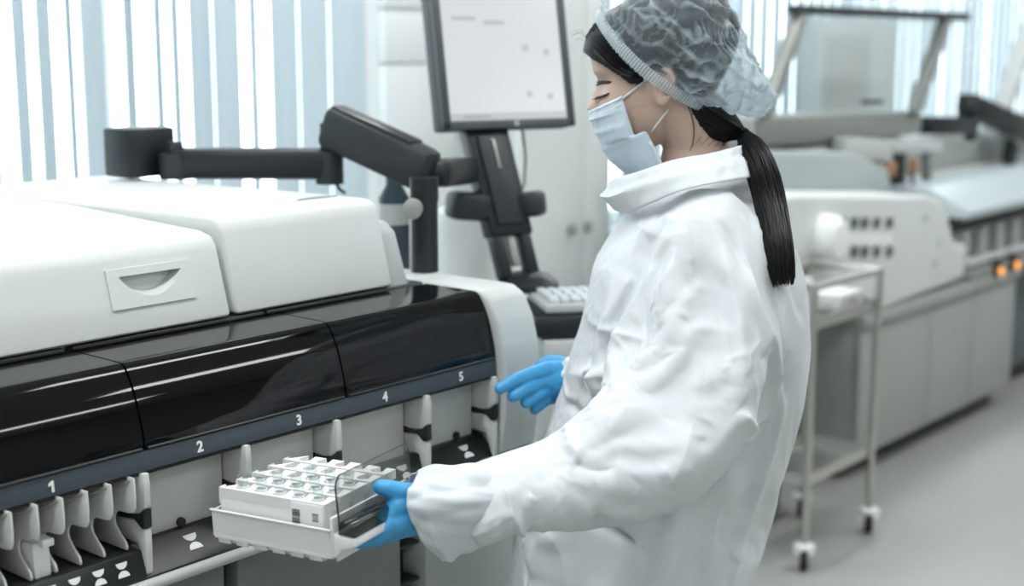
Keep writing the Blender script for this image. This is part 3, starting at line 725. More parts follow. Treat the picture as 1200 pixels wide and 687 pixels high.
x0, x1 = WY(962, 80, 3.08).x, WY(1048, 80, 3.08).x
MB().box(x0, x1, 3.08, 3.2, .0, WY(1000, 22, 3.08).z, .01).build('body', mat('unit_grey', (205, 212, 212), .6), tb2)
MB().box(x0 + .05, x1 - .3, 3.07, 3.08, .9, WY(1000, 40, 3.08).z, .004).build('door', mWhite2, tb2)

# deck clutter between module and lid
dcl = thing('pipette_gantry', 'small pale gantry with two grey posts on the second analyzer', 'gantry', WY(1066, 222, 2.6))
beamp((985, 174), (1038, 176), .07, .09, mWhite2, 'bridge', dcl, 2.585); beamp((1040, 172), (1098, 172), .07, .05, mWhite2, 'bridge', dcl, 2.585)
beamp((1053, 226), (1053, 186), .05, .05, mCharcoal, 'post', dcl, 2.585); beamp((1086, 224), (1086, 180), .04, .04, mSteelDull, 'post', dcl, 2.585)
mOrange = mat('orange_plastic', (150, 112, 84), .6)
for i, (px, py, r) in enumerate(((1043, 198, .026), (1070, 194, .020))):
    c = WY(px, py, 2.50)
    t = thing('orange_cap', ['larger dull orange cap beside the grey gantry post', 'smaller dull orange cap right of the first gantry post'][i], 'cap', c)
    MB().lathe(c, [(r * .9, -.03), (r, -.02), (r, .02), (r * .8, .03)], 16).build('cap', mOrange, t)
    MB().lathe(c, [(r * .5, -.08), (r * .5, -.03)], 12).build('stem', mCharcoal, t)
cv = thing('rear_bench', 'white rear bench with low backboard beyond the gantry', 'bench', (6.6, 2.9, .9))
q = [WY(*p, 2.72) for p in ((1085, 168), (1260, 150), (1260, 222), (1085, 226))]
MB().prism([(p.x, p.z) for p in q], 'y', 2.97, 3.05, .01).build('panel', mWhite2, thing('backboard', 'low white backboard standing behind the rear bench by the far blinds', 'board', (7.0, 3.0, .9)))
MB().box(6.15, 8.6, 2.56, 2.95, 0.613, .93, .01).build('body', mWhite2, cv)
cn = thing('conveyor_cover', 'silvery sloping conveyor cover right of the white module', 'conveyor', (6.1, 2.4, .7))
c1_, c2_ = WY(1108, 238, 2.22), WY(1118, 265, 2.22)
MB().prism([(2.2, .870), (2.2, .905), (2.36, .985), (2.54, .985), (2.54, .870)], 'x', 5.53, 8.6, .008).build('cover', mat('cover_silver', (186, 197, 200), .35, metal=.2), cn)
MB().box(5.55, 8.6, 2.46, 2.54, .64, .87).build('back', mCharcoal, cn)
MB().box(5.55, 8.6, 2.25, 2.46, .835, .87).build('underside', mBlack, cn)
for k in range(9):
    x = 5.70 + .19 * k; MB().box(x, x + .07, 2.28, 2.46, .665, .80, .006).build('lane_block', mWhite2, cn)
MB().box(5.56, 8.6, 2.20, 2.24, .672, .70, .006).build('guide_rail', mWhite2, cn)
MB().box(5.56, 8.6, 2.18, 2.46, .613, .662, .004).build('ledge', mSteelDull, cn)
fc = thing('bench_cabinet', 'dark teal cabinet under the far end of the silvery conveyor', 'cabinet', (7.3, 2.6, 0))
MB().box(6.14, 8.6, 2.30, 2.9, .10, .61, .004).build('body', mCabD, fc)
MB().box(6.2, 8.6, 2.36, 2.85, 0, .10).build('plinth', mBlack, fc)
mOr = mat('indicator_orange', (255, 170, 80), .3, emit=(255, 164, 66), estr=1.0)
for i, (px, py) in enumerate(((1172, 318), (1191, 311))):
    c = WY(px, py, 2.16)
    t = thing('indicator_lamp', ['orange indicator lamp nearer the white module', 'second orange indicator lamp, farther along the ledge'][i], 'lamp', c)
    MB().lathe(c, [(.017, 0), (.017, .008), (.010, .013)], 16, V((0, -1, 0))).build('lens', mOr, t)
    MB().box(c.x - .03, c.x + .03, 2.161, 2.19, c.z - .02, c.z + .05, .004).build('socket', mCharcoal, t)

# far monitor arm, only its lower links in view
a2 = thing('monitor_support', 'black jointed arm reaching past the raised clear lid at far bench', 'monitor arm', WY(1135, 168, 2.75))
beamp((1082, 147), (1137, 147), .09, .085, mArm2, 'lower_arm', a2, 2.75); MB().tube([WY(1136, 118, 2.75), WY(1137, 164, 2.75)], .03, 12).build('pivot', mArm, a2)
beamp((1132, 122), (1215, 158), .11, .11, mArm2, 'upper_arm', a2, 2.75, bev=.02)
beamp((1181, 192), (1186, 166), .05, .10, mBlack, 'bracket', a2, 2.75)
l2 = thing('frame_post', 'pale slanted frame post near the far monitor arm', 'frame', WY(1172, 150, 2.9))
beamp((1168, 152), (1205, 30), .09, .06, mWhite2, 'post', l2, 2.9); beamp((1160, 150), (1260, 138), .1, .12, mWhite2, 'foot', l2, 2.9)

# steel trolley
ty0, ty1, tx0, tx1 = 1.932, 2.175, 3.722, 4.158
tw = thing('steel_trolley', 'two shelf steel trolley on white castors beside the second analyzer', 'trolley', ((tx0 + tx1) / 2, (ty0 + ty1) / 2, 0))
for x in (tx0, tx1):
    for y in (ty0, ty1):
        lg = MB().tube([(x, y, .075), (x, y, .865)], .0125, 12).build('leg', mSteel, tw)
        MB().lathe((x, y, .045), [(.018, 0), (.032, .006), (.032, .03), (.016, .036)], 14).build('castor_housing', mMark, lg)
        MB().lathe((x - .012, y - .005, .0365), [(.034, -.012), (.036, -.007), (.036, .007), (.034, .012)], 18, V((.5, -.86, 0))).build('castor_wheel', mRubber, lg)
MB().tube([(tx0, ty0, .862), (tx1, ty0, .862), (tx1, ty1, .862), (tx0, ty1, .862)], .012, 10, closed=True).build('top_rail', mSteel, tw)
for z, nm in ((.735, 'top_shelf'), (.255, 'bottom_shelf')):
    s = MB().box(tx0 + .006, tx1 - .006, ty0 + .006, ty1 - .006, z, z + .004)
    for (a, b, c, d) in ((tx0 + .006, tx1 - .006, ty0 + .004, ty0 + .008), (tx0 + .006, tx1 - .006, ty1 - .008, ty1 - .004), (tx0 + .004, tx0 + .008, ty0 + .006, ty1 - .006), (tx1 - .008, tx1 - .004, ty0 + .006, ty1 - .006)):
        s.box(a, b, c, d, z, z + .035)
    s.build(nm, mSteel, tw, 0)
wb1 = thing('carton', 'white open carton on the top shelf of the steel trolley', 'box', (3.80, 2.13, .74))
MB().box(3.745, 3.93, 2.04, 2.165, .7395, .85, .006).build('body', mMark, wb1)
MB().box(3.75, 3.90, 2.03, 2.05, .80, .862, .004).build('front_flap', mMark, wb1)
wb2 = thing('specimen_box', 'low white box with orange stripe on trolley shelf by far rail', 'box', (4.05, 2.05, .74))
MB().box(3.98, 4.135, 1.97, 2.10, .7395, .80, .005).build('body', mMark, wb2)
MB().box(4.03, 4.08, 1.968, 1.9705, .770, .776).build('stripe', mOrange, wb2, 0)
"""dark pump under the shelf"""
pmp = thing('foot_pump', 'small dark box standing on floor behind the steel trolley', 'box', (4.0, 2.35, 0))
MB().box(3.72, 4.14, 2.24, 2.45, 0, .17, .02).build('body', mBlack, pmp); MB().box(3.80, 4.1, 2.225, 2.24, .03, .14, .004).build('front', mCharcoal, pmp)

# ------------------------------------------------------------------ the woman in gown, cap and mask
# Built in a frame whose x runs to her picture-side right, y away and z up; the root Empty stands at her feet and turns it into place.
PX0, PY0 = .245, 2.05
PM = Matrix.Translation(FW * PY0 + RT * PX0) @ Matrix.Rotation(AZ - math.pi / 2, 4, 'Z')
PMI = PM.inverted()
def L(px, py, d): return PMI @ WD(px, py, d)
pe = thing('person', 'woman in white gown, blue bouffant cap and mask holding the sample tray', 'person', FW * PY0 + RT * PX0, AZ - math.pi / 2)
def pl_(me, name, m, parent, smooth=180):
    me.transform(PM); return link(name, me, m, parent, smooth)
def arr(p): return np.array([tuple(v) for v in p])

mSkin = mat('skin', (204, 176, 160), .5, grain=.05, gscale=30, bump=.05, bscale=500, sub=.12)
mHair = mat('black_hair', (12, 12, 14), .42, bump=.0, spec=.28)
mBrow = mat('brow_hair', (46, 38, 36), .6)
mGlove = mat('blue_nitrile', (64, 158, 212), .42, bump=.12, bscale=160, grain=.05, gscale=80)

# --- body: head, neck, trunk, arms and legs grown into one surface
BH = math.radians(9); PH = math.radians(11)
hl = V((-math.sin(BH), -math.cos(BH), 0))                          # toward her left (our side)
hf0 = V((-math.cos(BH), math.sin(BH), 0)); hf = hf0 * math.cos(PH) - V((0, 0, 1)) * math.sin(PH)
hu = hf0 * math.sin(PH) + V((0, 0, 1)) * math.cos(PH)
HO = L(771, 107, 2.045) - hl * .068
HS = .97
def H(u, w, v): return HO + (hf * u + hl * w + hu * v) * HS
HT = [(-.092, .078, .048, .014), (-.086, .090, .028, .030), (-.076, .0965, .008, .042), (-.062, .098, -.012, .050), (-.045, .099, -.035, .057), (-.028, .098, -.058, .061), (-.010, .095, -.076, .0645),
      (.006, .091, -.086, .0665), (.022, .0885, -.093, .068), (.034, .089, -.097, .0695), (.046, .0935, -.0985, .071), (.060, .0965, -.099, .0725), (.076, .0955, -.097, .073), (.092, .089, -.091, .070),
      (.106, .077, -.081, .063), (.117, .061, -.068, .053), (.126, .040, -.049, .039), (.132, .018, -.026, .022), (.134, .004, -.008, .006)]
def interp(tab, t):
    t = max(tab[0][0], min(tab[-1][0], t))
    for a, b in zip(tab, tab[1:]):
        if t <= b[0]:
            f = (t - a[0]) / (b[0] - a[0]); return [x + (y - x) * f for x, y in zip(a[1:], b[1:])]
def gs(x, s): return math.exp(-(x / s) ** 2)
def headpt(v, a, off=0.0):
    uf, ub, w = interp(HT, v); uc = (uf + ub) / 2 - .004
    c, s = math.cos(a), math.sin(a)
    au = (uf - uc) if c > 0 else (uc - ub)
    n = 2.35 if c > 0 else 2.1
    u = uc + au * math.copysign(abs(c) ** (2 / n), c); ww = w * math.copysign(abs(s) ** (2 / n), s)
    # face relief
    if c > 0:
        mid = abs(ww)
        nose = gs(mid, .0125) * (max(0, min(1, (.036 - v) / .045)) if v > -.010 else max(0, 1 - (-.010 - v) / .012))
        u += .026 * nose
        u -= .010 * gs(mid - .033, .014) * gs(v - .026, .012)      # eye hollow
        u += .0045 * gs(mid - .028, .020) * gs(v - .043, .007)      # brow ridge
        u += .005 * gs(mid - .034, .010) * gs(v - .023, .007)       # lowered lid over the eyeball
        u += .004 * gs(mid, .018) * gs(v + .040, .006) + .004 * gs(mid, .018) * gs(v + .052, .006)
        u += .004 * gs(mid - .042, .016) * gs(v + .002, .016)       # cheek
    p = V((u, ww, v))
    if off:
        d = V((u + .0, ww, (v - .03) * .9)); p = p + d.normalized() * (off + .024 * max(0, min(1, (-u + .02) / .07)) * max(0, min(1, (v - .0) / .06)) * max(0, 1 - (abs(ww) / .078) ** 2))
    return p
NV, NA = 60, 72
hv = [-.092 + (.226) * k / (NV - 1) for k in range(NV)]
bodyb = MB()
bodyb.loft([[H(*headpt(v, 2 * math.pi * k / NA)) for k in range(NA)] for v in hv])
nk = [(H(-.018, 0, -.005), .054, .056), (H(-.026, 0, -.045), .050, .054), (L(817, 172, 2.115), .050, .055), (L(815, 205, 2.115), .056, .066), (L(812, 232, 2.11), .07, .10)]
def ring(c, a, b, n=32, tiltf=0): return [c + V((a * math.cos(2 * math.pi * k / n), b * math.sin(2 * math.pi * k / n), tiltf * a * math.cos(2 * math.pi * k / n))) for k in range(n)]
bodyb.loft([ring(c, a, b) for c, a, b in nk])
tz = [(815, 222, .055, .075), (812, 250, .085, .135), (815, 300, .10, .165), (812, 360, .108, .150), (800, 430, .10, .132), (790, 500, .098, .130), (782, 580, .108, .150), (775, 660, .115, .165), (772, 720, .105, .16), (770, 760, .07, .11)]
bodyb.loft([ring(L(px, py, 2.08), a, b) for px, py, a, b in tz])
SHL, ELL, WRL = L(818, 278, 1.955), L(775, 512, 1.835), L(508, 602, 1.668)
SHR, ELR, WRR = L(826, 268, 2.21), L(800, 470, 2.24), L(672, 440, 2.16)
for s_, e_, w_ in ((SHL, ELL, WRL), (SHR, ELR, WRR)):
    bodyb.capsule(s_, e_, .046, .036, 16); bodyb.capsule(e_, w_, .037, .026, 16)
for s in (-1, 1):
    hip = L(774, 715, 2.08 + s * .075); knee = V((hip.x - .01, hip.y + s * .01, .47)); ank = V((hip.x + .015, hip.y + s * .015, .075))
    bodyb.capsule(hip, knee, .082, .055, 18); bodyb.capsule(knee, ank, .054, .036, 18)
# ear on either side
def ear(s):
    e = lambda u, v, o: H(u, s * (.066 + o), v)
    pts = [e(.004, .012, .004), e(.002, .026, .008), e(-.010, .033, .013), e(-.022, .028, .017), e(-.027, .012, .016), e(-.021, -.004, .013), e(-.010, -.016, .010), e(-.001, -.019, .008)]
    for a, b in zip(pts, pts[1:]): bodyb.capsule(a, b, .0042, .0042, 8)
    for a, b in ((e(-.004, -.006, .006), e(-.006, -.019, .008)), (e(.003, -.004, .004), e(0, -.017, .006))): bodyb.capsule(a, b, .0055, .0058, 8)
    bodyb.capsule(e(-.017, .016, .006), e(-.020, .004, .006), .006, .005, 8)
    bodyb.capsule(e(.005, .006, .003), e(.003, -.002, .004), .0045, .004, 8)
ear(1); ear(-1)
bme = remesh(bodyb, .0038, 5, .5)
bverts = [v.co.copy() for v in bme.vertices]; bpolys = [tuple(p.vertices) for p in bme.polygons]
BB = BVHTree.FromPolygons(bverts, bpolys)
CL_ = PMI @ CAM
def hit(px, py, bvh=None, lift=0.0):
    d = (L(px, py, 2.0) - CL_).normalized(); r = (bvh or BB).ray_cast(CL_, d)
    return (r[0] + r[1] * lift) if r[0] is not None else None
body = pl_(bme, 'body', mSkin, pe)
# brow and lashes lie on the skin
def strip_on(pts, rad, name, m, parent, lift=.0006, flat=.5, bvh=None):
    ps = [p for p in (hit(x, y, bvh, lift) for x, y in pts) if p]
    mb = MB().tube(ps, rad if not hasattr(rad, '__len__') else rad[:len(ps)], 8, flat=flat); return pl_(mb.mesh(name), name, m, parent)
bw_ = MB()
for j in range(46):
    t = j / 45; x = 691.5 + 21.5 * t; y = 101.5 - 5.2 * math.sin(min(1, t * 1.25) * 1.5) + 2.0 * max(0, t - .6); th = (6.0 - 4.6 * t)
    for q in (0, 1, 2, .5, 1.5):
        a = hit(x, y + th * (q / 2 - .5), None, .0003); b = hit(x + 4.4, y + th * (q / 2 - .5) * .6 - 1.4, None, .0012)
        if a and b: bw_.tube([a, (a + b) / 2 + V((0, -.0004, 0)), b], [.0009, .0008, .0002], 5)
pl_(bw_.mesh('eyebrow'), 'eyebrow', mBrow, body)
lash = MB()
for j in range(26):
    t = j / 25; x = 699.5 + 13.5 * t; y = 114.0 - 4.0 * t ** 1.5
    a = hit(x, y, None, .0004)
    if not a: continue
    ln = .0095 * (.55 + .45 * math.sin(math.pi * min(1, .25 + t)))
    tip = a + V((-.95 - .1 * t, -.25, -.30 - .1 * (1 - t))).normalized() * ln
    lash.tube([a, (a + tip) / 2 + V((0, -.0006, -.0012)), tip], [.0009, .0007, .0002], 5)
lid_line = [hit(699 + 15 * k / 8, 114.2 - 4.6 * (k / 8) ** 1.4, None, .0004) for k in range(9)]
lid_line = [p for p in lid_line if p]
if len(lid_line) > 2: lash.tube(lid_line, .0012, 6)
pl_(lash.mesh('eyelashes'), 'eyelashes', mHair, body)

# --- hair: cap of hair on the skull, strands over it, gathered into a ponytail
def to_px(p): 
    v = PM @ p - CAM; zc = v.dot(FW * math.cos(TH) - V((0, 0, math.sin(TH)))); yc = v.dot(-(FW * math.sin(TH) + V((0, 0, math.cos(TH)))))
    return 600 + F * v.dot(RT) / zc, 343.5 + F * yc / zc
hairline = [(684, 50), (693, 63), (705, 70), (718, 77), (731, 85), (746, 95), (757, 96), (762, 84), (776, 80), (792, 92), (800, 112), (806, 122), (812, 140), (822, 158), (846, 168), (872, 170)]
def below_hairline(px, py):
    # True where skin shows: polyline read as y over x
    for (x0, y0), (x1, y1) in zip(hairline, hairline[1:]):
        if x0 <= px <= x1: return py > y0 + (y1 - y0) * (px - x0) / max(1e-6, x1 - x0)
    return px < 684 and py > 50
hb_ = MB(); grid = []; NV, NA = 150, 200; hv = [-.092 + (.226) * k / (NV - 1) for k in range(NV)]
for v in hv:
    row = []
    for k in range(NA):
        a = 2 * math.pi * k / NA; q = headpt(v, a); c = H(q.x, 0, q.z); px, py = to_px(c)
        row.append((H(*headpt(v, a, .010)), not below_hairline(px, py)))
    grid.append(row)
vmap = {}
def gv(i, k):
    if (i, k) not in vmap: vmap[(i, k)] = hb_.bm.verts.new(grid[i][k][0])
    return vmap[(i, k)]
for i in range(NV - 1):
    for k in range(NA):
        ks_ = [(i, k), (i, (k + 1) % NA), (i + 1, (k + 1) % NA), (i + 1, k)]
        if sum(grid[a][b][1] for a, b in ks_) >= 3: hb_.bm.faces.new([gv(a, b) for a, b in ks_])
hme = hb_.mesh('hair')
HB = BVHTree.FromPolygons([v.co.copy() for v in hme.vertices], [tuple(p.vertices) for p in hme.polygons])
hair = pl_(hme, 'hair', mHair, pe)
so = hair.modifiers.new('thick', 'SOLIDIFY'); so.thickness = .009; so.offset = -1
rng = random.Random(11)
strands = MB()
def strand(pts, r=.0006, n=14, mb=strands):
    ps = catmull(pts, n); mb.tube(ps, [r * (1 - .75 * (k / (n - 1)) ** 3) for k in range(n)], 4, cap=False)
for j in range(170):
    t = rng.random(); s0 = (684 + 24 * t + rng.uniform(-1, 1), 47 - 30 * t + rng.uniform(-1.5, 1.5)); e0 = (744 + 62 * t ** .8 + rng.uniform(-3, 3), 92 - 12 * t + rng.uniform(-3, 3))
    pts = []
    for q in range(7):
        f = q / 6; x = s0[0] + (e0[0] - s0[0]) * f; y = s0[1] + (e0[1] - s0[1]) * f + (6 + 8 * (1 - t)) * math.sin(math.pi * f) * .8
        h_ = hit(x, y, HB, rng.uniform(.0002, .0022))
        if h_: pts.append(h_)
    if len(pts) > 3: strand(pts, rng.uniform(.0005, .0009))
for j in range(6):      # fly-away hairs at the forehead and the loose lock on the neck
    a = L(684 + rng.uniform(-1, 4), 40 + rng.uniform(-6, 12), 2.11)
    dx_ = V((-.010 - rng.random() * .008, 0, .004 - rng.random() * .006)); strand([a, a + dx_ * .6 + V((0, 0, .002)), a + dx_ * 1.3 - V((0, 0, .003))], .00018, 8)
lk = [hit(x, y, None, .0012) for x, y in ((806, 124), (811, 138), (813, 152), (812, 166), (808, 178))]
lk = [p for p in lk if p]
if len(lk) > 2: strand(lk, .0008)
for j in range(5):
    x = 822 + j * 8; ps = [hit(x - 3 * q, 160 + j * .8 + q * 3.5, None, .0009) for q in range(4)]
    ps = [p for p in ps if p]
    if len(ps) > 2: strand(ps, .00035, 8)
# nape hair drawn back to the tie
tie = L(871, 158, 2.075)
nap = MB(); secs = []
cents = [((800, 108), 2.115, .062, .030), ((819, 131), 2.113, .061, .039), ((838, 146), 2.105, .050, .034), ((857, 154), 2.092, .029, .021), ((868, 156.5), 2.079, .011, .010), ((874, 161), 2.073, .009, .009)]
ax_ = (L(874, 161, 2.08) - L(810, 118, 2.08)).normalized(); au_ = ax_.cross(V((0, 1, 0))).normalized()
for (px, py), d, hw, hh in cents:
    c = L(px, py, d); secs.append([c + V((0, 1, 0)) * (hw * math.cos(2 * math.pi * k / 28)) + au_ * (hh * math.sin(2 * math.pi * k / 28)) for k in range(28)])
nme = nap.loft(secs).mesh('nape_hair'); NB = BVHTree.FromPolygons([v.co.copy() for v in nme.vertices], [tuple(p.vertices) for p in nme.polygons])
for j in range(150):
    t = rng.random(); s0 = (802 + 14 * t, 104 + 56 * t); e0 = (872, 152 + 11 * t); pts = []
    for q in range(7):
        f = q / 6; h_ = hit(s0[0] + (e0[0] - s0[0]) * f, s0[1] + (e0[1] - s0[1]) * f + 3 * math.sin(math.pi * f), NB, rng.uniform(.0002, .0018))
        if h_: pts.append(h_)
    if len(pts) > 3: strand(pts, rng.uniform(.0005, .0008))
pl_(nme, 'nape_hair', mHair, hair)
pl_(strands.mesh('hair_strands'), 'hair_strands', mHair, hair, 60)['kind'] = 'stuff'
# --- bouffant cap: thin pleated non-woven
def capmat(name, rgb, lo, hi):
    m = bpy.data.materials.new(name); m.use_nodes = True; nt = m.node_tree; nt.nodes.clear(); N = nt.nodes.new; Lk = nt.links.new
    out = N('ShaderNodeOutputMaterial'); d = N('ShaderNodeBsdfDiffuse'); t = N('ShaderNodeBsdfTranslucent'); tr = N('ShaderNodeBsdfTransparent')
    for q in (d, t): q.inputs['Color'].default_value = srgb(*rgb)
    a = N('ShaderNodeMixShader'); a.inputs['Fac'].default_value = .45; Lk(d.outputs[0], a.inputs[1]); Lk(t.outputs[0], a.inputs[2])
    at = N('ShaderNodeAttribute'); at.attribute_name = 'fold'
    tc = N('ShaderNodeTexCoord'); n = N('ShaderNodeTexNoise'); n.inputs['Scale'].default_value = 260; n.inputs['Detail'].default_value = 5; Lk(tc.outputs['Object'], n.inputs['Vector'])
    s = N('ShaderNodeMath'); s.operation = 'MULTIPLY_ADD'; Lk(n.outputs['Fac'], s.inputs[0]); s.inputs[1].default_value = .36; s.inputs[2].default_value = -.18
    ad = N('ShaderNodeMath'); ad.operation = 'ADD'; Lk(at.outputs['Fac'], ad.inputs[0]); Lk(s.outputs[0], ad.inputs[1])
    r = N('ShaderNodeMapRange'); r.inputs['To Min'].default_value = lo; r.inputs['To Max'].default_value = hi; Lk(ad.outputs[0], r.inputs['Value'])
    mx = N('ShaderNodeMixShader'); Lk(r.outputs['Result'], mx.inputs['Fac']); Lk(tr.outputs[0], mx.inputs[1]); Lk(a.outputs[0], mx.inputs[2]); Lk(mx.outputs[0], out.inputs['Surface'])
    return m
mCap = capmat('cap_nonwoven', (214, 230, 236), .10, .97)
mBand = capmat('cap_band', (234, 243, 247), .22, .85)
CM = L(780, 76, 2.115); pxm = L(781, 76, 2.115).x - CM.x
ct = V((.795, 0, -.607)); cn_ = V((.607, 0, .795)); cw = V((math.sin(BH) * -1, -math.cos(BH), 0))
capT = [(-9, -95, 86, .0865), (-4, -96, 89, .0875), (4, -98, 92, .089), (12, -103, 112, .094), (24, -108, 123, .099), (38, -109, 129, .1025), (50, -106, 127, .104), (58, -101, 106, .103), (65, -94, 84, .099), (74, -84, 64, .092), (84, -68, 44, .080), (92, -48, 26, .062), (98, -26, 8, .036), (101, -12, -4, .012)]
capI = [(n, a, b, w) for n, a, b, w in capT]
nr_, nc_ = 96, 300
rng2 = np.random.default_rng(7)
capv = np.zeros((nr_, nc_, 3)); fold = np.zeros((nr_, nc_))
thv = np.arange(nc_) / nc_ * 2 * math.pi
# arc-length parameter for rows
rowt = np.linspace(0, 1, nr_)
keys = np.array(capT); seg = np.r_[0, np.cumsum(np.hypot(np.diff(keys[:, 0]), np.diff((keys[:, 2] - keys[:, 1]) / 2)))]; seg /= seg[-1]
def smooth_interp(t, xs, ys):
    i = np.clip(np.searchsorted(xs, t) - 1, 0, len(xs) - 2); f = (t - xs[i]) / (xs[i + 1] - xs[i]); m = np.gradient(ys, xs); h = xs[i + 1] - xs[i]
    return (2 * f**3 - 3 * f**2 + 1) * ys[i] + (f**3 - 2 * f**2 + f) * h * m[i] + (-2 * f**3 + 3 * f**2) * ys[i + 1] + (f**3 - f**2) * h * m[i + 1]
Nn, Na, Nb, Nw = [smooth_interp(rowt, seg, keys[:, c]) for c in range(4)]
def snoise(U, Vv, seed, n=18, lo=2, hi=9, aniso=1.0):
    g = np.random.default_rng(seed); s = np.zeros_like(U)
    for _ in range(n):
        k = g.uniform(lo, hi); a = g.uniform(0, math.pi); s += np.sin(U * k * math.cos(a) * aniso + Vv * k * math.sin(a) + g.uniform(0, 6.28))
    return s / math.sqrt(n / 2)
for i in range(nr_):
    mid = (Na[i] + Nb[i]) / 2; half = (Nb[i] - Na[i]) / 2
    T = mid + half * np.sign(-np.cos(thv)) * np.abs(np.cos(thv)) ** .92; Wd = Nw[i] * np.sign(np.sin(thv)) * np.abs(np.sin(thv)) ** .92
    sag = -15 * np.sin(thv) ** 2 * max(0, 1 - max(0, Nn[i]) / 45)
    capv[i] = arr([CM + ct * (a * pxm) + cn_ * ((Nn[i] + g_) * pxm) + cw * float(b) for a, b, g_ in zip(T, Wd, sag)])
P3 = capv.reshape(-1, 3); Ux = P3 @ np.array(ct); Uy = P3 @ np.array(cn_); Uz = P3[:, 1]
# pleats: sharp crests that run along the cap from front to back, broken by cross crinkles
warp = snoise(Ux * 12, Uz * 12 + Uy * 12, 3)
def crest(x): return 1 - np.abs(((x / (2 * math.pi)) % 1) * 2 - 1)
ang = np.repeat(thv[None, :], nr_, 0).reshape(-1)
c1a = crest((Uy * .92 - Ux * .12 + .25 * np.abs(Uz)) * 300 + 1.5 * warp + .7 * snoise(Ux * 34, Uy * 34, 9)) ** 4.0
c2a = crest(ang * 62 + 1.6 * snoise(Ux * 16, Uy * 16, 5) + .8 * snoise(Ux * 50, Uy * 50, 6)) ** 1.8
msk = np.clip(.5 + .6 * snoise(Ux * 13, Uy * 13, 21), 0, 1)
rearw = np.clip((Ux - Ux.mean() - .055) / .05, 0, 1)
fold = np.clip(.45 * rearw + .80 * c1a * (.35 + .75 * msk) + .40 * c2a * np.clip(.55 + .45 * snoise(Ux * 22, Uy * 22, 31), 0, 1) + .10, 0, 1).reshape(nr_, nc_)
rowfade = np.clip((rowt - .02) / .10, 0, 1)[:, None]
nrm = P3 - P3.mean(0); nrm /= np.linalg.norm(nrm, axis=1)[:, None]
big = snoise(Ux * 28, Uy * 28 + Uz * 20, 41).reshape(nr_, nc_) * .0022
disp = ((.0050 * c1a + .0020 * c2a).reshape(nr_, nc_) + big) * rowfade
capv = capv + nrm.reshape(nr_, nc_, 3) * disp[..., None]
pleat = np.sin(thv * 90) * .0016 * np.exp(-((rowt - .035) / .05) ** 2)[:, None]
capv += (nrm.reshape(nr_, nc_, 3)) * pleat[..., None]
fold = np.maximum(fold, np.exp(-((rowt - .03) / .035) ** 2)[:, None] * (.55 + .35 * np.sin(thv * 90))[None, :])
cb_ = MB(); vv = [[cb_.bm.verts.new(p) for p in r] for r in capv]
for i in range(nr_ - 1):
    for k in range(nc_): cb_.bm.faces.new((vv[i][k], vv[i][(k + 1) % nc_], vv[i + 1][(k + 1) % nc_], vv[i + 1][k]))
cb_.bm.faces.new(vv[-1])
cme = cb_.mesh('hair_cap')
at = cme.attributes.new('fold', 'FLOAT', 'POINT'); at.data.foreach_set('value', fold.reshape(-1).astype(np.float32))
cap_o = pl_(cme, 'hair_cap', mCap, pe)
# elastic band: a gathered ribbon along the edge
bd_ = MB(); rows = 7; ncb = 480; tb_ = np.arange(ncb) / ncb * 2 * math.pi; vv = []; fl_ = []
for r in range(rows):
    n = -8 + 13 * r / (rows - 1); bul = .0018 * math.sin(math.pi * r / (rows - 1)); row = []
    for k in range(ncb):
        a = tb_[k]; ge = .0009 * math.sin(a * 165 + .6 * math.sin(a * 7)) * (.5 + .5 * math.sin(math.pi * (r + .6) / rows)); rr = 1 + (bul + ge + .0022) / .085
        T = (-4 + 93 * -math.cos(a) * rr); Wd = .088 * math.sin(a) * rr
        row.append(bd_.bm.verts.new(CM + ct * (T * pxm) + cn_ * ((n - 15 * math.sin(a) ** 2) * pxm) + cw * Wd)); fl_.append(.55 + .45 * math.sin(a * 165 + .6 * math.sin(a * 7)))
    vv.append(row)
for r in range(rows - 1):
    for k in range(ncb): bd_.bm.faces.new((vv[r][k], vv[r][(k + 1) % ncb], vv[r + 1][(k + 1) % ncb], vv[r + 1][k]))
bdm = bd_.mesh('elastic_band'); at = bdm.attributes.new('fold', 'FLOAT', 'POINT'); at.data.foreach_set('value', np.array(fl_, np.float32))
pl_(bdm, 'elastic_band', mBand, cap_o)

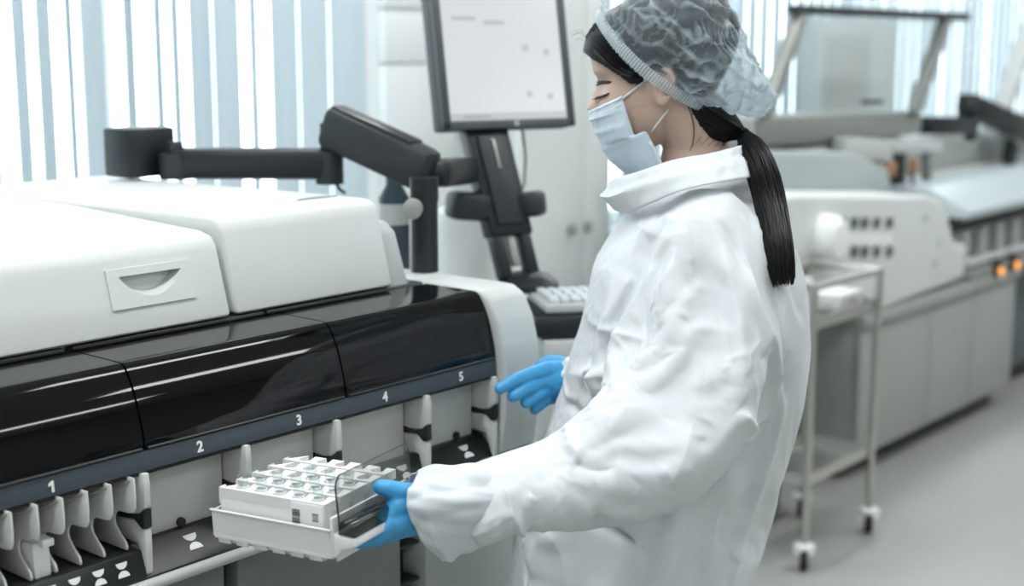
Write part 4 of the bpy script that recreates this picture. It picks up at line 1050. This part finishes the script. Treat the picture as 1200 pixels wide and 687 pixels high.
# --- face mask
mMask = mat('mask_blue', (204, 222, 232), .75, bump=.12, bscale=900, grain=.03, gscale=300, sub=.05)
mMaskW = mat('mask_white', (226, 232, 233), .75, bump=.1, bscale=900)
MT = [(0, (729, 112), (690.5, 130)), (.10, (731, 121), (692, 136)), (.24, (735, 134), (695, 145)), (.40, (740, 149), (700, 159)), (.49, (743, 159), (704, 168)), (.57, (757, 154), (707, 174)), (.72, (764, 166), (715, 188)), (.88, (770, 182), (727, 199)), (1, (776, 193), (739, 204))]
def mrow(t):
    for a, b in zip(MT, MT[1:]):
        if t <= b[0] + 1e-9:
            f = (t - a[0]) / (b[0] - a[0]); mix = lambda p, q: (p[0] + (q[0] - p[0]) * f, p[1] + (q[1] - p[1]) * f); return mix(a[1], b[1]), mix(a[2], b[2])
mk = MB(); R_, C_ = 41, 49; mv = []
for i in range(R_):
    t = i / (R_ - 1); ne, fr = mrow(t); row = []
    pl3 = [.18, .40, .62]; zig = 0
    for p_ in pl3:
        dd_ = t - p_; zig += .0034 * max(0, 1 - abs(dd_) / .10) * (1 if dd_ < 0 else 0) + .0006 * gs(dd_, .03)
    for j in range(C_):
        a = math.radians(-102 + 204 * j / (C_ - 1)); f = (1 - math.cos(a)) / (1 - math.cos(math.radians(102)))
        px = fr[0] + (ne[0] - fr[0]) * f; py = fr[1] + (ne[1] - fr[1]) * f
        hw = .066 + .004 * math.sin(math.pi * t)
        d = 2.112 - hw * math.sin(a) + (.010 if a < 0 else 0) * 0
        p = L(px, py, d); n_ = V((-math.cos(a), -math.sin(a), 0))
        wv = .0012 * math.sin(j * .9 + t * 9) * math.sin(t * 7 + j * .3)
        row.append(mk.bm.verts.new(p + n_ * (zig * math.cos(a * .8) + wv)))
    mv.append(row)
for i in range(R_ - 1):
    for j in range(C_ - 1): mk.bm.faces.new((mv[i][j], mv[i][j + 1], mv[i + 1][j + 1], mv[i + 1][j]))
mme = mk.mesh('face_mask'); MBV = BVHTree.FromPolygons([v.co.copy() for v in mme.vertices], [tuple(p.vertices) for p in mme.polygons])
mask = pl_(mme, 'face_mask', mMask, pe, 50); so = mask.modifiers.new('thick', 'SOLIDIFY'); so.thickness = .0012; so.offset = 1
def on_mask(pts, w, name, m, lift=.0012, flat=.35):
    ps = [hit(x, y, MBV, lift) for x, y in pts]; ps = [p for p in ps if p]
    if len(ps) > 2: pl_(MB().tube(ps, w, 8, flat=flat).mesh(name), name, m, mask)
on_mask([(692 + 36.0 * k / 8, 131.5 - 17.0 * k / 8) for k in range(9)], .0016, 'top_hem', mMaskW)
on_mask([(693.5 + 36.0 * k / 8, 138.5 - 17.0 * k / 8) for k in range(9)], .0011, 'nose_bar', mMaskW)
on_mask([(761 + 13.5 * (k / 8) ** .8, 166 + 27 * k / 8) for k in range(9)], .0030, 'side_seam', mMaskW)
# ear loops run from the mask corners round the ear
mLoop = mat('loop_white', (236, 240, 240), .6)
ua_ = [hit(x, y, None, .0022) for x, y in ((729, 117), (740, 107.5), (752, 97.5), (764, 87.5))]
ua_ = [p for p in ua_ if p]; pl_(MB().tube(ua_, .0016, 8).mesh('ear_loop'), 'ear_loop', mLoop, mask)
lo_ = [hit(x, y, None, .0022) for x, y in ((763, 154), (769, 145.5), (776, 136.5), (783, 127.5))]
lo_ = [p for p in lo_ if p]; pl_(MB().tube(lo_, .0016, 8).mesh('ear_loop'), 'ear_loop', mLoop, mask)

# --- gown: trunk and sleeves grown into one cloth surface, then creased
mGown = mat('gown_nonwoven', (216, 221, 224), .62, grain=.012, gscale=700, bump=.10, bscale=1100, spec=.3, sub=.08)
GS = [  # picture y, left edge, right edge, mid depth, half depth, exponent
    (206, 752, 884, 2.115, .082, 2.2), (222, 742, 896, 2.105, .100, 2.2), (242, 736, 910, 2.09, .135, 2.3), (262, 726, 923, 2.08, .160, 2.4), (286, 708, 932, 2.07, .172, 2.5), (312, 692, 937, 2.07, .176, 2.6),
    (345, 686, 941, 2.07, .176, 2.6), (385, 676, 942, 2.07, .174, 2.5), (425, 662, 941, 2.07, .172, 2.5), (465, 650, 937, 2.07, .172, 2.4), (500, 640, 927, 2.065, .174, 2.4), (550, 624, 914, 2.06, .178, 2.4),
    (610, 608, 897, 2.06, .184, 2.4), (690, 590, 873, 2.06, .190, 2.4), (800, 572, 850, 2.06, .196, 2.4), (950, 556, 830, 2.06, .20, 2.4)]
gb = MB(); secs = []
for py, xl, xr, d, hd, ex_ in GS:
    a, b = L(xl + 4 * min(1, max(0, (py - 240) / 60)), py, d), L(xr - 15 * min(1, max(0, (py - 230) / 60)), py, d); c = (a + b) / 2; hw = (b - a).length / 2; n = 64; r = []
    for k in range(n):
        t = 2 * math.pi * k / n; cs, sn = math.cos(t), math.sin(t)
        r.append(V((c.x + hw * math.copysign(abs(cs) ** (2 / ex_), cs), d - PY0 + hd * math.copysign(abs(sn) ** (2 / ex_), sn), c.z)))
    secs.append(r)
gb.loft(secs)
def sleeve(path, mb, n=40):
    """path: centre, half width across the picture, half depth; rings stand square to the path"""
    cs = [p[0] for p in path]; N = 46; C = catmull(cs, N); rr = catmull([(p[1], p[2], 0) for p in path], N); secs = []
    for i in range(N):
        d = (C[min(N - 1, i + 1)] - C[max(0, i - 1)]).normalized(); w = d.cross(V((0, 1, 0))).normalized(); o = w.cross(d).normalized()
        secs.append([C[i] + w * (rr[i].x * math.cos(2 * math.pi * k / n)) + o * (rr[i].y * math.sin(2 * math.pi * k / n)) for k in range(n)])
    mb.loft(secs)
px2m = lambda d: d / F
SL = [(L(826, 262, 2.02), 50, .075, 2.02), (L(818, 300, 1.965), 62, .085, 1.96), (L(806, 370, 1.91), 74, .088, 1.91), (L(800, 440, 1.865), 82, .088, 1.86), (L(778, 508, 1.825), 86, .088, 1.82), (L(722, 543, 1.785), 79, .085, 1.78),
      (L(660, 566, 1.75), 58, .075, 1.75), (L(607, 577, 1.72), 49, .068, 1.72), (L(560, 592, 1.695), 50, .060, 1.69), (L(540, 598, 1.686), 51, .056, 1.68), (L(530, 600, 1.681), 45, .048, 1.68)]
sleeve([(c, w * d / F, h) for c, w, h, d in SL], gb)
SR = [(L(836, 262, 2.18), .05, .07), (L(846, 330, 2.24), .066, .068), (L(826, 440, 2.245), .068, .066), (L(780, 462, 2.23), .060, .055), (L(724, 452, 2.20), .040, .044), (L(700, 448, 2.185), .034, .038)]
sleeve(SR, gb)
gme = remesh(gb, .0105, 4, .5)
def drape(me, frames, shrink, grav, bend):
    """let the cloth settle on the body for a few frames so that it buckles like real non-woven"""
    o = bpy.data.objects.new('settling_gown', me); col.objects.link(o)
    co = np.zeros(len(me.vertices) * 3); me.vertices.foreach_get('co', co); co = co.reshape(-1, 3)
    vg = o.vertex_groups.new(name='pin'); cz = L(800, 215, 2.1).z; c1, c2 = np.array(L(520, 603, 1.677)), np.array(L(700, 448, 2.185))
    front = [(L(g[1], g[0], g[3]).x, L(g[1], g[0], g[3]).z) for g in GS]
    for i, p in enumerate(co):
        w = 1 if p[2] > cz - .03 or np.linalg.norm(p - c1) < .062 or np.linalg.norm(p - c2) < .04 else .6 if p[2] < .55 else .0
        if not w:
            fx = [xl + (xl2 - xl) * (zl - p[2]) / (zl - zl2) for (xl, zl), (xl2, zl2) in zip(front, front[1:]) if zl2 <= p[2] < zl]
            if fx and p[0] < fx[0] + .022: w = .85
        if w: vg.add([i], w, 'REPLACE')
    bd = bpy.data.objects.new('settling_body', body.data.copy()); bd.data.transform(PMI); col.objects.link(bd)
    dm = bd.modifiers.new('d', 'DECIMATE'); dm.ratio = .08
    bd.modifiers.new('c', 'COLLISION'); bd.collision.thickness_outer = .006
    m = o.modifiers.new('cloth', 'CLOTH'); st_ = m.settings
    st_.quality = 4; st_.mass = .15; st_.tension_stiffness = 40; st_.compression_stiffness = 40; st_.shear_stiffness = 20; st_.bending_stiffness = bend
    st_.air_damping = 2; st_.vertex_group_mass = 'pin'; st_.pin_stiffness = 1; st_.shrink_min = shrink; st_.shrink_max = shrink; st_.effector_weights.gravity = grav
    m.collision_settings.use_collision = True; m.collision_settings.distance_min = .004; m.collision_settings.use_self_collision = False
    m.point_cache.frame_start = 1; m.point_cache.frame_end = frames + 1
    for f in range(1, frames + 1): sc.frame_set(f)
    sb = o.modifiers.new('s', 'SUBSURF'); sb.levels = sb.render_levels = 2
    out = bpy.data.meshes.new_from_object(o.evaluated_get(bpy.context.evaluated_depsgraph_get()))
    bpy.data.objects.remove(o); bpy.data.objects.remove(bd); sc.frame_set(1); out.materials.clear(); return out
gme = drape(gme, 11, -.033, .5, 6)
gv_ = np.zeros(len(gme.vertices) * 3); gme.vertices.foreach_get('co', gv_); gv_ = gv_.reshape(-1, 3)
gn = np.zeros(len(gme.vertices) * 3); gme.vertices.foreach_get('normal', gn); gn = gn.reshape(-1, 3)
X_, Z_, Y_ = gv_[:, 0], gv_[:, 2], gv_[:, 1]
def px2(p, d=1.88): q = L(p[0], p[1], d); return np.array([q.x, q.z])
disp = np.zeros(len(gv_))
near = np.clip((-gn[:, 1] + .1) / .6, 0, 1)              # outer (her left) side of the cloth
def crease(pts, amp, sig, kind='ridge', d=1.88, taper=.25):
    """fold along a line given on her left side: 'ridge', 'valley' or 'step' (raised on its left, falling away on its right)"""
    global disp
    P_ = catmull([V((*px2(p, d), 0)) for p in pts], max(8, 4 * len(pts))); P_ = np.array([(p.x, p.y) for p in P_])
    mg = 6 * sig; sel = np.nonzero((near > 0) & (X_ > P_[:, 0].min() - mg) & (X_ < P_[:, 0].max() + mg) & (Z_ > P_[:, 1].min() - mg) & (Z_ < P_[:, 1].max() + mg))[0]
    xs, zs = X_[sel], Z_[sel]; best = np.full(len(sel), 1e9); sd = np.zeros(len(sel)); pos = np.zeros(len(sel)); tot = len(P_) - 1
    for i in range(tot):
        a, b = P_[i], P_[i + 1]; ab = b - a; l2 = ab @ ab + 1e-12
        t = np.clip(((xs - a[0]) * ab[0] + (zs - a[1]) * ab[1]) / l2, 0, 1); dx = xs - a[0] - t * ab[0]; dz = zs - a[1] - t * ab[1]; dist = np.hypot(dx, dz)
        m = dist < best; best = np.where(m, dist, best); sgn = np.sign(ab[0] * dz - ab[1] * dx); sd = np.where(m, sgn * dist, sd); pos = np.where(m, (i + t) / tot, pos)
    fade = np.clip(np.minimum(pos, 1 - pos) / taper, 0, 1); fade = fade * fade * (3 - 2 * fade); s = sig
    if kind == 'ridge': f = np.exp(-best / s) * .75 + .25 * np.exp(-(best / s) ** 2)
    elif kind == 'valley': f = -np.exp(-best / s)
    else: f = np.where(sd > 0, np.exp(-sd / (2.2 * s)), np.exp(-(sd / (.6 * s)) ** 2) * 1.3 - .3)* np.exp(-np.abs(sd) / (4 * s))
    disp[sel] += 1.5 * amp * f * fade * near[sel]
# long folds read off the cloth: upper sleeve, armhole, back, elbow, forearm and cuff
crease([(800, 262), (792, 310), (774, 355), (765, 400), (735, 432), (690, 458), (654, 478)], .010, .016, 'step')
crease([(690, 312), (689, 345), (690, 388)], .006, .006, 'ridge', 2.0); crease([(690, 388), (725, 383), (757, 386)], .004, .006, 'ridge', 1.95)
crease([(742, 318), (722, 352), (702, 384)], .004, .010, 'ridge', 1.95); crease([(760, 300), (752, 340), (740, 372)], .003, .012, 'ridge', 1.95)
crease([(836, 285), (852, 330), (856, 392), (850, 450)], .007, .014, 'ridge', 1.9); crease([(806, 300), (832, 350), (846, 420)], .005, .018, 'valley', 1.9)
crease([(862, 262), (866, 325), (884, 372), (902, 420), (905, 482)], .008, .013, 'step', 1.95); crease([(902, 300), (904, 350), (908, 420), (912, 470)], .005, .010, 'valley', 1.97)
crease([(848, 452), (866, 478), (884, 506)], .009, .010, 'ridge', 1.9); crease([(884, 506), (862, 520), (838, 536), (805, 560)], .006, .012, 'valley', 1.9)
crease([(822, 410), (812, 470), (790, 520), (762, 560)], .005, .02, 'ridge', 1.8); crease([(770, 420), (742, 462), (700, 500)], .004, .016, 'ridge', 1.8)
crease([(660, 478), (664, 500), (676, 516)], .008, .008, 'ridge', 1.8); crease([(654, 506), (690, 522), (720, 520)], .005, .010, 'valley', 1.8)
crease([(592, 534), (597, 556), (606, 582), (616, 592)], .009, .008, 'ridge', 1.77); crease([(600, 560), (580, 574), (552, 590)], .005, .010, 'ridge', 1.77); crease([(616, 592), (598, 612), (580, 634)], .005, .012, 'valley', 1.77)
crease([(640, 530), (652, 570), (650, 600)], .004, .014, 'ridge', 1.78); crease([(700, 560), (690, 590), (665, 606)], .004, .015, 'valley', 1.79)
crease([(548, 548), (538, 574), (528, 600)], .007, .008, 'ridge', 1.75); crease([(536, 586), (512, 606), (486, 600)], .007, .007, 'valley', 1.75); crease([(528, 562), (508, 580), (482, 588)], .006, .007, 'ridge', 1.75)
crease([(540, 612), (526, 630), (512, 650)], .006, .009, 'ridge', 1.75); crease([(560, 600), (545, 618), (530, 640)], .005, .010, 'valley', 1.75)
crease([(596, 640), (612, 664), (624, 700)], .012, .010, 'valley', 1.95); crease([(612, 636), (618, 668), (617, 700)], .009, .008, 'ridge', 1.95)
crease([(690, 618), (716, 628), (744, 638)], .016, .006, 'valley', 1.93); crease([(640, 640), (660, 670), (668, 720)], .006, .014, 'ridge', 1.9)
crease([(908, 430), (904, 486), (886, 560), (862, 640), (846, 700)], .008, .012, 'step', 1.98); crease([(860, 540), (842, 600), (826, 690)], .005, .020, 'ridge', 1.92); crease([(790, 590), (780, 640), (772, 710)], .005, .022, 'ridge', 1.9)
crease([(848, 482), (872, 486), (904, 488)], .005, .007, 'ridge', 1.93); crease([(742, 262), (770, 270), (800, 262)], .004, .014, 'ridge', 2.0); crease([(880, 222), (898, 250), (908, 290)], .004, .012, 'ridge', 2.0)
# small sharp creases of crumpled non-woven, densest at elbow, armpit and cuff
rg = np.random.default_rng(12)
hot = [((770, 500), 70, 1.83, 12), ((555, 590), 45, 1.70, 18), ((860, 430), 45, 1.92, 10), ((620, 565), 45, 1.73, 10), ((800, 330), 70, 1.93, 6), ((720, 400), 50, 1.95, 5), ((800, 640), 90, 1.9, 6), ((890, 380), 40, 1.96, 5), ((700, 560), 60, 1.77, 6)]
for (cx_, cy_), sp_, dp_, cnt in hot:
    for _ in range(cnt):
        x, y = cx_ + rg.normal(0, sp_ * .6), cy_ + rg.normal(0, sp_ * .6); a = rg.uniform(0, math.pi); l = rg.uniform(12, 46)
        p0, p1 = (x - l * math.cos(a) / 2, y - l * math.sin(a) / 2), (x + l * math.cos(a) / 2, y + l * math.sin(a) / 2); mid_ = (x + rg.normal(0, 3), y + rg.normal(0, 3))
        crease([p0, mid_, p1], rg.uniform(.0010, .0028), rg.uniform(.004, .008), 'ridge' if rg.random() < .65 else 'valley', dp_, .5)
disp -= .0006 * np.abs(snoise(X_ * 11 + Y_ * 6, Z_ * 9, 78, 16, 1, 4))
# far side and back: a few plain hanging folds
disp += .001 * np.sin(Y_ * 70 + 3 * np.sin(Z_ * 5)) * np.clip((1.05 - Z_) / .4, 0, 1) * (1 - near)
gv_ += gn * disp[:, None]
gme.vertices.foreach_set('co', gv_.astype(np.float32).reshape(-1)); gme.update()
gown = pl_(gme, 'gown', mGown, pe)
# cuff: a loose open end of the sleeve round the wrist
CF = [[(596, 549, 1.712), (596, 570, 1.672), (594, 590, 1.658), (592, 612, 1.674), (590, 622, 1.712), (592, 610, 1.748), (594, 586, 1.760), (596, 566, 1.748)],
      [(556, 545, 1.692), (552, 568, 1.642), (548, 598, 1.622), (550, 632, 1.642), (552, 648, 1.692), (550, 630, 1.740), (552, 596, 1.756), (554, 564, 1.742)],
      [(510, 546, 1.670), (500, 568, 1.626), (498, 602, 1.606), (514, 640, 1.628), (531, 661, 1.670), (518, 636, 1.712), (500, 596, 1.728), (502, 562, 1.714)],
      [(490, 553, 1.664), (479, 574, 1.632), (478, 602, 1.618), (498, 638, 1.634), (518, 657, 1.664), (504, 630, 1.694), (480, 592, 1.704), (476, 568, 1.692)]]
cfl = [catmull([L(*p) for p in c], 96, True) for c in CF]; cf = MB(); vv = []
for r in range(25):
    t = r / 24 * 3; i = min(2, int(t)); f = t - i; row = []; cen = sum((cfl[i][k].lerp(cfl[i + 1][k], f) for k in range(96)), V()) / 96
    for k in range(96):
        p = cfl[i][k].lerp(cfl[i + 1][k], f); o = (p - cen).normalized(); a = 2 * math.pi * k / 96; g = t / 3
        w = .0050 * (abs(math.sin(2.5 * a + 1.6 * g + .6)) - .6) + .0034 * (abs(math.sin(4.5 * a - 2.4 * g)) - .6) + .0022 * (abs(math.sin(7 * a + 5 * g)) - .6) - .0035 * math.exp(-((g - .52) / .10) ** 2)
        row.append(cf.bm.verts.new(p + o * w * min(1, r / 5)))
    vv.append(row)
for r in range(24):
    for k in range(96): cf.bm.faces.new((vv[r][k], vv[r][(k + 1) % 96], vv[r + 1][(k + 1) % 96], vv[r + 1][k]))
cuf = pl_(cf.mesh('cuff'), 'cuff', mGown, gown, 180); so = cuf.modifiers.new('thick', 'SOLIDIFY'); so.thickness = .001
# collar: loose standing band, three loops round the neck
cl_top = [(717, 212, 2.075), (724, 208, 2.03), (748, 201, 1.995), (790, 187, 1.99), (830, 180, 2.0), (862, 172, 2.03), (876, 168, 2.075), (874, 172, 2.13), (856, 182, 2.20), (820, 190, 2.225), (775, 200, 2.21), (735, 210, 2.15)]
cl_mid = [(706, 229, 2.075), (718, 230, 2.015), (756, 215, 1.975), (796, 203, 1.965), (836, 195, 1.975), (870, 188, 2.015), (884, 186, 2.075), (880, 190, 2.14), (856, 196, 2.215), (818, 203, 2.24), (770, 212, 2.225), (730, 220, 2.16)]
cl_bot = [(718, 244, 2.075), (736, 250, 2.01), (764, 238, 1.965), (800, 223, 1.945), (840, 214, 1.95), (876, 208, 1.99), (894, 208, 2.075), (888, 212, 2.15), (856, 216, 2.23), (815, 224, 2.25), (770, 232, 2.225), (736, 238, 2.16)]
cc = MB(); N_ = 120; loops = [catmull([L(*p) for p in c], N_, True) for c in (cl_top, cl_mid, cl_bot)]
ctr = L(805, 215, 2.1); vv = []
for r in range(15):
    t = r / 14; a, b = (loops[0], loops[1]) if t < .5 else (loops[1], loops[2]); f = t * 2 if t < .5 else t * 2 - 1; row = []
    for k in range(N_):
        p = a[k].lerp(b[k], f); o = V((p.x - ctr.x, p.y - ctr.y, 0)).normalized(); th_ = 2 * math.pi * k / N_
        row.append(cc.bm.verts.new(p + o * (.0022 * math.sin(th_ * 9 + 2.5 * t) * math.sin(math.pi * t) + .002 * gs(t - .55, .13) - .002 * gs(t - .30, .10) + .0012 * math.sin(th_ * 23 + 5 * t))))
    vv.append(row)
for r in range(14):
    for k in range(N_): cc.bm.faces.new((vv[r][k], vv[r][(k + 1) % N_], vv[r + 1][(k + 1) % N_], vv[r + 1][k]))
colr = pl_(cc.mesh('collar'), 'collar', mGown, gown, 50); so = colr.modifiers.new('thick', 'SOLIDIFY'); so.thickness = .0012
# ponytail
pp = [(868, 155, 2.078), (877, 166, 2.055), (889, 188, 2.02), (899, 220, 1.985), (907, 260, 1.96), (914, 300, 1.945), (918, 333, 1.94)]
gco = [PMI @ v.co for v in gown.data.vertices]; GB = BVHTree.FromPolygons(gco, [tuple(p.vertices) for p in gown.data.polygons])
pc = catmull([L(*p) for p in pp], 26)
for i in range(26):                       # let the tail lie on the gown
    if i > 5:
        px_, py_ = to_px(pc[i]); g_ = hit(px_, py_, GB)
        if g_: w_ = min(1, (i - 5) / 6); pc[i] = pc[i].lerp(L(px_, py_, g_.y + PY0 - .017), w_)
sm = [c.copy() for c in pc]
for _ in range(14): pc = [pc[0]] + [(pc[i - 1] + pc[i] * 2 + pc[i + 1]) / 4 for i in range(1, 25)] + [pc[25]]
pw = [.0075, .008, .0105, .0135, .016, .018, .0195, .0205, .021, .0213, .0215, .0215, .0215, .0215, .0213, .021, .0208, .0205, .0202, .0198, .0192, .0186, .018, .0172, .016, .014]
pt = MB(); secs = []
for i, c in enumerate(pc):
    d = (pc[min(25, i + 1)] - pc[max(0, i - 1)]).normalized(); w = d.cross(V((0, 1, 0))).normalized(); o = d.cross(w).normalized()
    secs.append([c + (w * math.cos(2 * math.pi * k / 40) + o * (.62 * math.sin(2 * math.pi * k / 40))) * pw[i] * (1, .8, .55, .25)[max(0, i - 22)] * (.93 + .045 * math.sin(11 * 2 * math.pi * k / 40 + i * .18)) for k in range(40)])
pony = pl_(pt.loft(secs).mesh('ponytail'), 'ponytail', mHair, pe)
ps_ = MB()
for j in range(520):
    a = rng.uniform(0, 2 * math.pi); r = rng.uniform(.80, 1.06); ph = rng.uniform(-.5, .5); end = rng.uniform(.955, 1.015) if rng.random() < .85 else rng.uniform(.80, .96); pts = []
    for q in range(12):
        f = min(25, 25 * end * q / 11); i = int(f); g = f - i; c = pc[i].lerp(pc[min(25, i + 1)], g); d = (pc[min(25, i + 1)] - pc[max(0, i - 1)]).normalized()
        if end > 1 and q == 11: c = c + d * (end - 1) * .2
        w = d.cross(V((0, 1, 0))).normalized(); o = d.cross(w).normalized(); ww = (pw[i] + (pw[min(25, i + 1)] - pw[i]) * g) * (1 + .04 * math.sin(q * .8 + j))
        aa = a + ph * q / 11; pts.append(c + (w * math.cos(aa) + o * .62 * math.sin(aa)) * ww * r)
    ps_.tube(pts, [.00055] * 10 + [.0005, .00025], 4, cap=False)
pl_(ps_.mesh('ponytail_strands'), 'ponytail_strands', mHair, pony, 60)['kind'] = 'stuff'
tt = MB(); d = (pc[2] - pc[0]).normalized()
tt.tube([pc[1] + (d.orthogonal().normalized() * math.cos(a) + d.cross(d.orthogonal().normalized()) * math.sin(a)) * .0088 for a in [2 * math.pi * k / 18 for k in range(18)]], .0028, 8, closed=True)
pl_(tt.mesh('hair_tie'), 'hair_tie', mBlack, pony)

# --- gloves, each with palm and five separate fingers
def glove(chains, name, voxel=.0017, cuff=None):
    mb = MB()
    for ch in chains:
        for (p, r), (q, s) in zip(ch, ch[1:]): mb.capsule(p, q, r, s, 14)
    return pl_(remesh(mb, voxel, 3, .5), name, mGlove, pe)
l_ = lambda x, y, d: L(x, y, d)
# her left hand: thumb on top of the flap cover, fingers closed under the tray
glove([
    [(l_(520, 602, 1.675), .026), (l_(500, 598, 1.665), .026), (l_(480, 597, 1.655), .027)],
    [(l_(490, 585, 1.655), .018), (l_(468, 594, 1.642), .017), (l_(454, 610, 1.634), .0135)],
    [(l_(486, 604, 1.650), .019), (l_(466, 612, 1.636), .0155), (l_(452, 619, 1.630), .0125)],
    [(l_(484, 612, 1.660), .017), (l_(468, 619, 1.655), .014), (l_(452, 626, 1.648), .0115)],
    [(l_(482, 612, 1.672), .015), (l_(470, 619, 1.672), .012), (l_(454, 627, 1.668), .0105)],
    [(l_(488, 582, 1.655), .0165), (l_(470, 578, 1.645), .0135), (l_(455, 573, 1.640), .0112), (l_(446, 571, 1.640), .0096)],         # thumb
    [(l_(458, 614, 1.630), .0122), (l_(440, 628, 1.618), .0108), (l_(422, 634, 1.610), .0096), (l_(409, 633.5, 1.606), .0082)],       # index
    [(l_(454, 620, 1.636), .0118), (l_(438, 631, 1.630), .0106), (l_(424, 635, 1.628), .0094), (l_(414, 633, 1.630), .0082)],         # middle
    [(l_(452, 624, 1.650), .0112), (l_(440, 632, 1.648), .0100), (l_(430, 634, 1.652), .0090), (l_(422, 632, 1.658), .0078)],         # ring
    [(l_(454, 626, 1.668), .0102), (l_(444, 632, 1.670), .0090), (l_(437, 633, 1.676), .0080), (l_(430, 631, 1.682), .0070)],         # little
], 'glove')
# her right hand: index finger pointing, the others curled beneath
glove([
    [(l_(690, 446, 2.170), .028), (l_(668, 444, 2.155), .030), (l_(648, 446, 2.140), .026)],
    [(l_(662, 436, 2.150), .019), (l_(640, 435, 2.130), .0155)], [(l_(662, 446, 2.145), .020), (l_(640, 447, 2.125), .015)], [(l_(660, 454, 2.150), .018), (l_(644, 458, 2.130), .013)], [(l_(660, 460, 2.155), .016), (l_(646, 466, 2.140), .011)],
    [(l_(642, 433, 2.130), .0135), (l_(622, 439, 2.105), .0118), (l_(603, 446, 2.090), .0105), (l_(586, 455.5, 2.080), .0090)],         # index
    [(l_(640, 446, 2.125), .0128), (l_(622, 453, 2.100), .0115), (l_(610, 460, 2.090), .0105), (l_(601.5, 464.5, 2.085), .0094)],       # middle
    [(l_(642, 457, 2.130), .0118), (l_(630, 463, 2.105), .0108), (l_(622, 469, 2.100), .0100), (l_(616.5, 472, 2.095), .0092)],         # ring
    [(l_(646, 465, 2.140), .0104), (l_(636, 471, 2.115), .0096), (l_(630, 477, 2.110), .0088), (l_(626.5, 480, 2.108), .0080)],        # little
    [(l_(664, 430, 2.175), .0150), (l_(646, 424, 2.185), .0120), (l_(634, 428, 2.185), .0100)],                                      # thumb, on the far side
], 'glove')
# trousers and shoes below the gown
mTrs = mat('trouser_cloth', (120, 150, 168), .7, grain=.05, gscale=200)
for s in (-1, 1):
    hip = L(774, 715, 2.08 + s * .075); knee = V((hip.x - .01, hip.y + s * .01, .47)); ank = V((hip.x + .015, hip.y + s * .015, .09))
    tb_l = MB(); tb_l.capsule(V((hip.x, hip.y, .80)), knee, .095, .075, 20); tb_l.capsule(knee, ank, .074, .062, 20)
    pl_(remesh(tb_l, .008, 2), 'trouser_leg', mTrs, pe)
    sh_ = MB(); sh_.loft([[V((ank.x + x, ank.y + w * math.cos(t), .001 + (h * .5) * (1 + math.sin(t)))) for t in [2 * math.pi * k / 20 for k in range(20)]] for x, w, h in ((.055, .022, .05), (.045, .034, .085), (.0, .038, .10), (-.06, .042, .075), (-.12, .045, .055), (-.165, .036, .042), (-.185, .015, .03))])
    pl_(sh_.mesh('shoe'), 'shoe', mMark, pe)
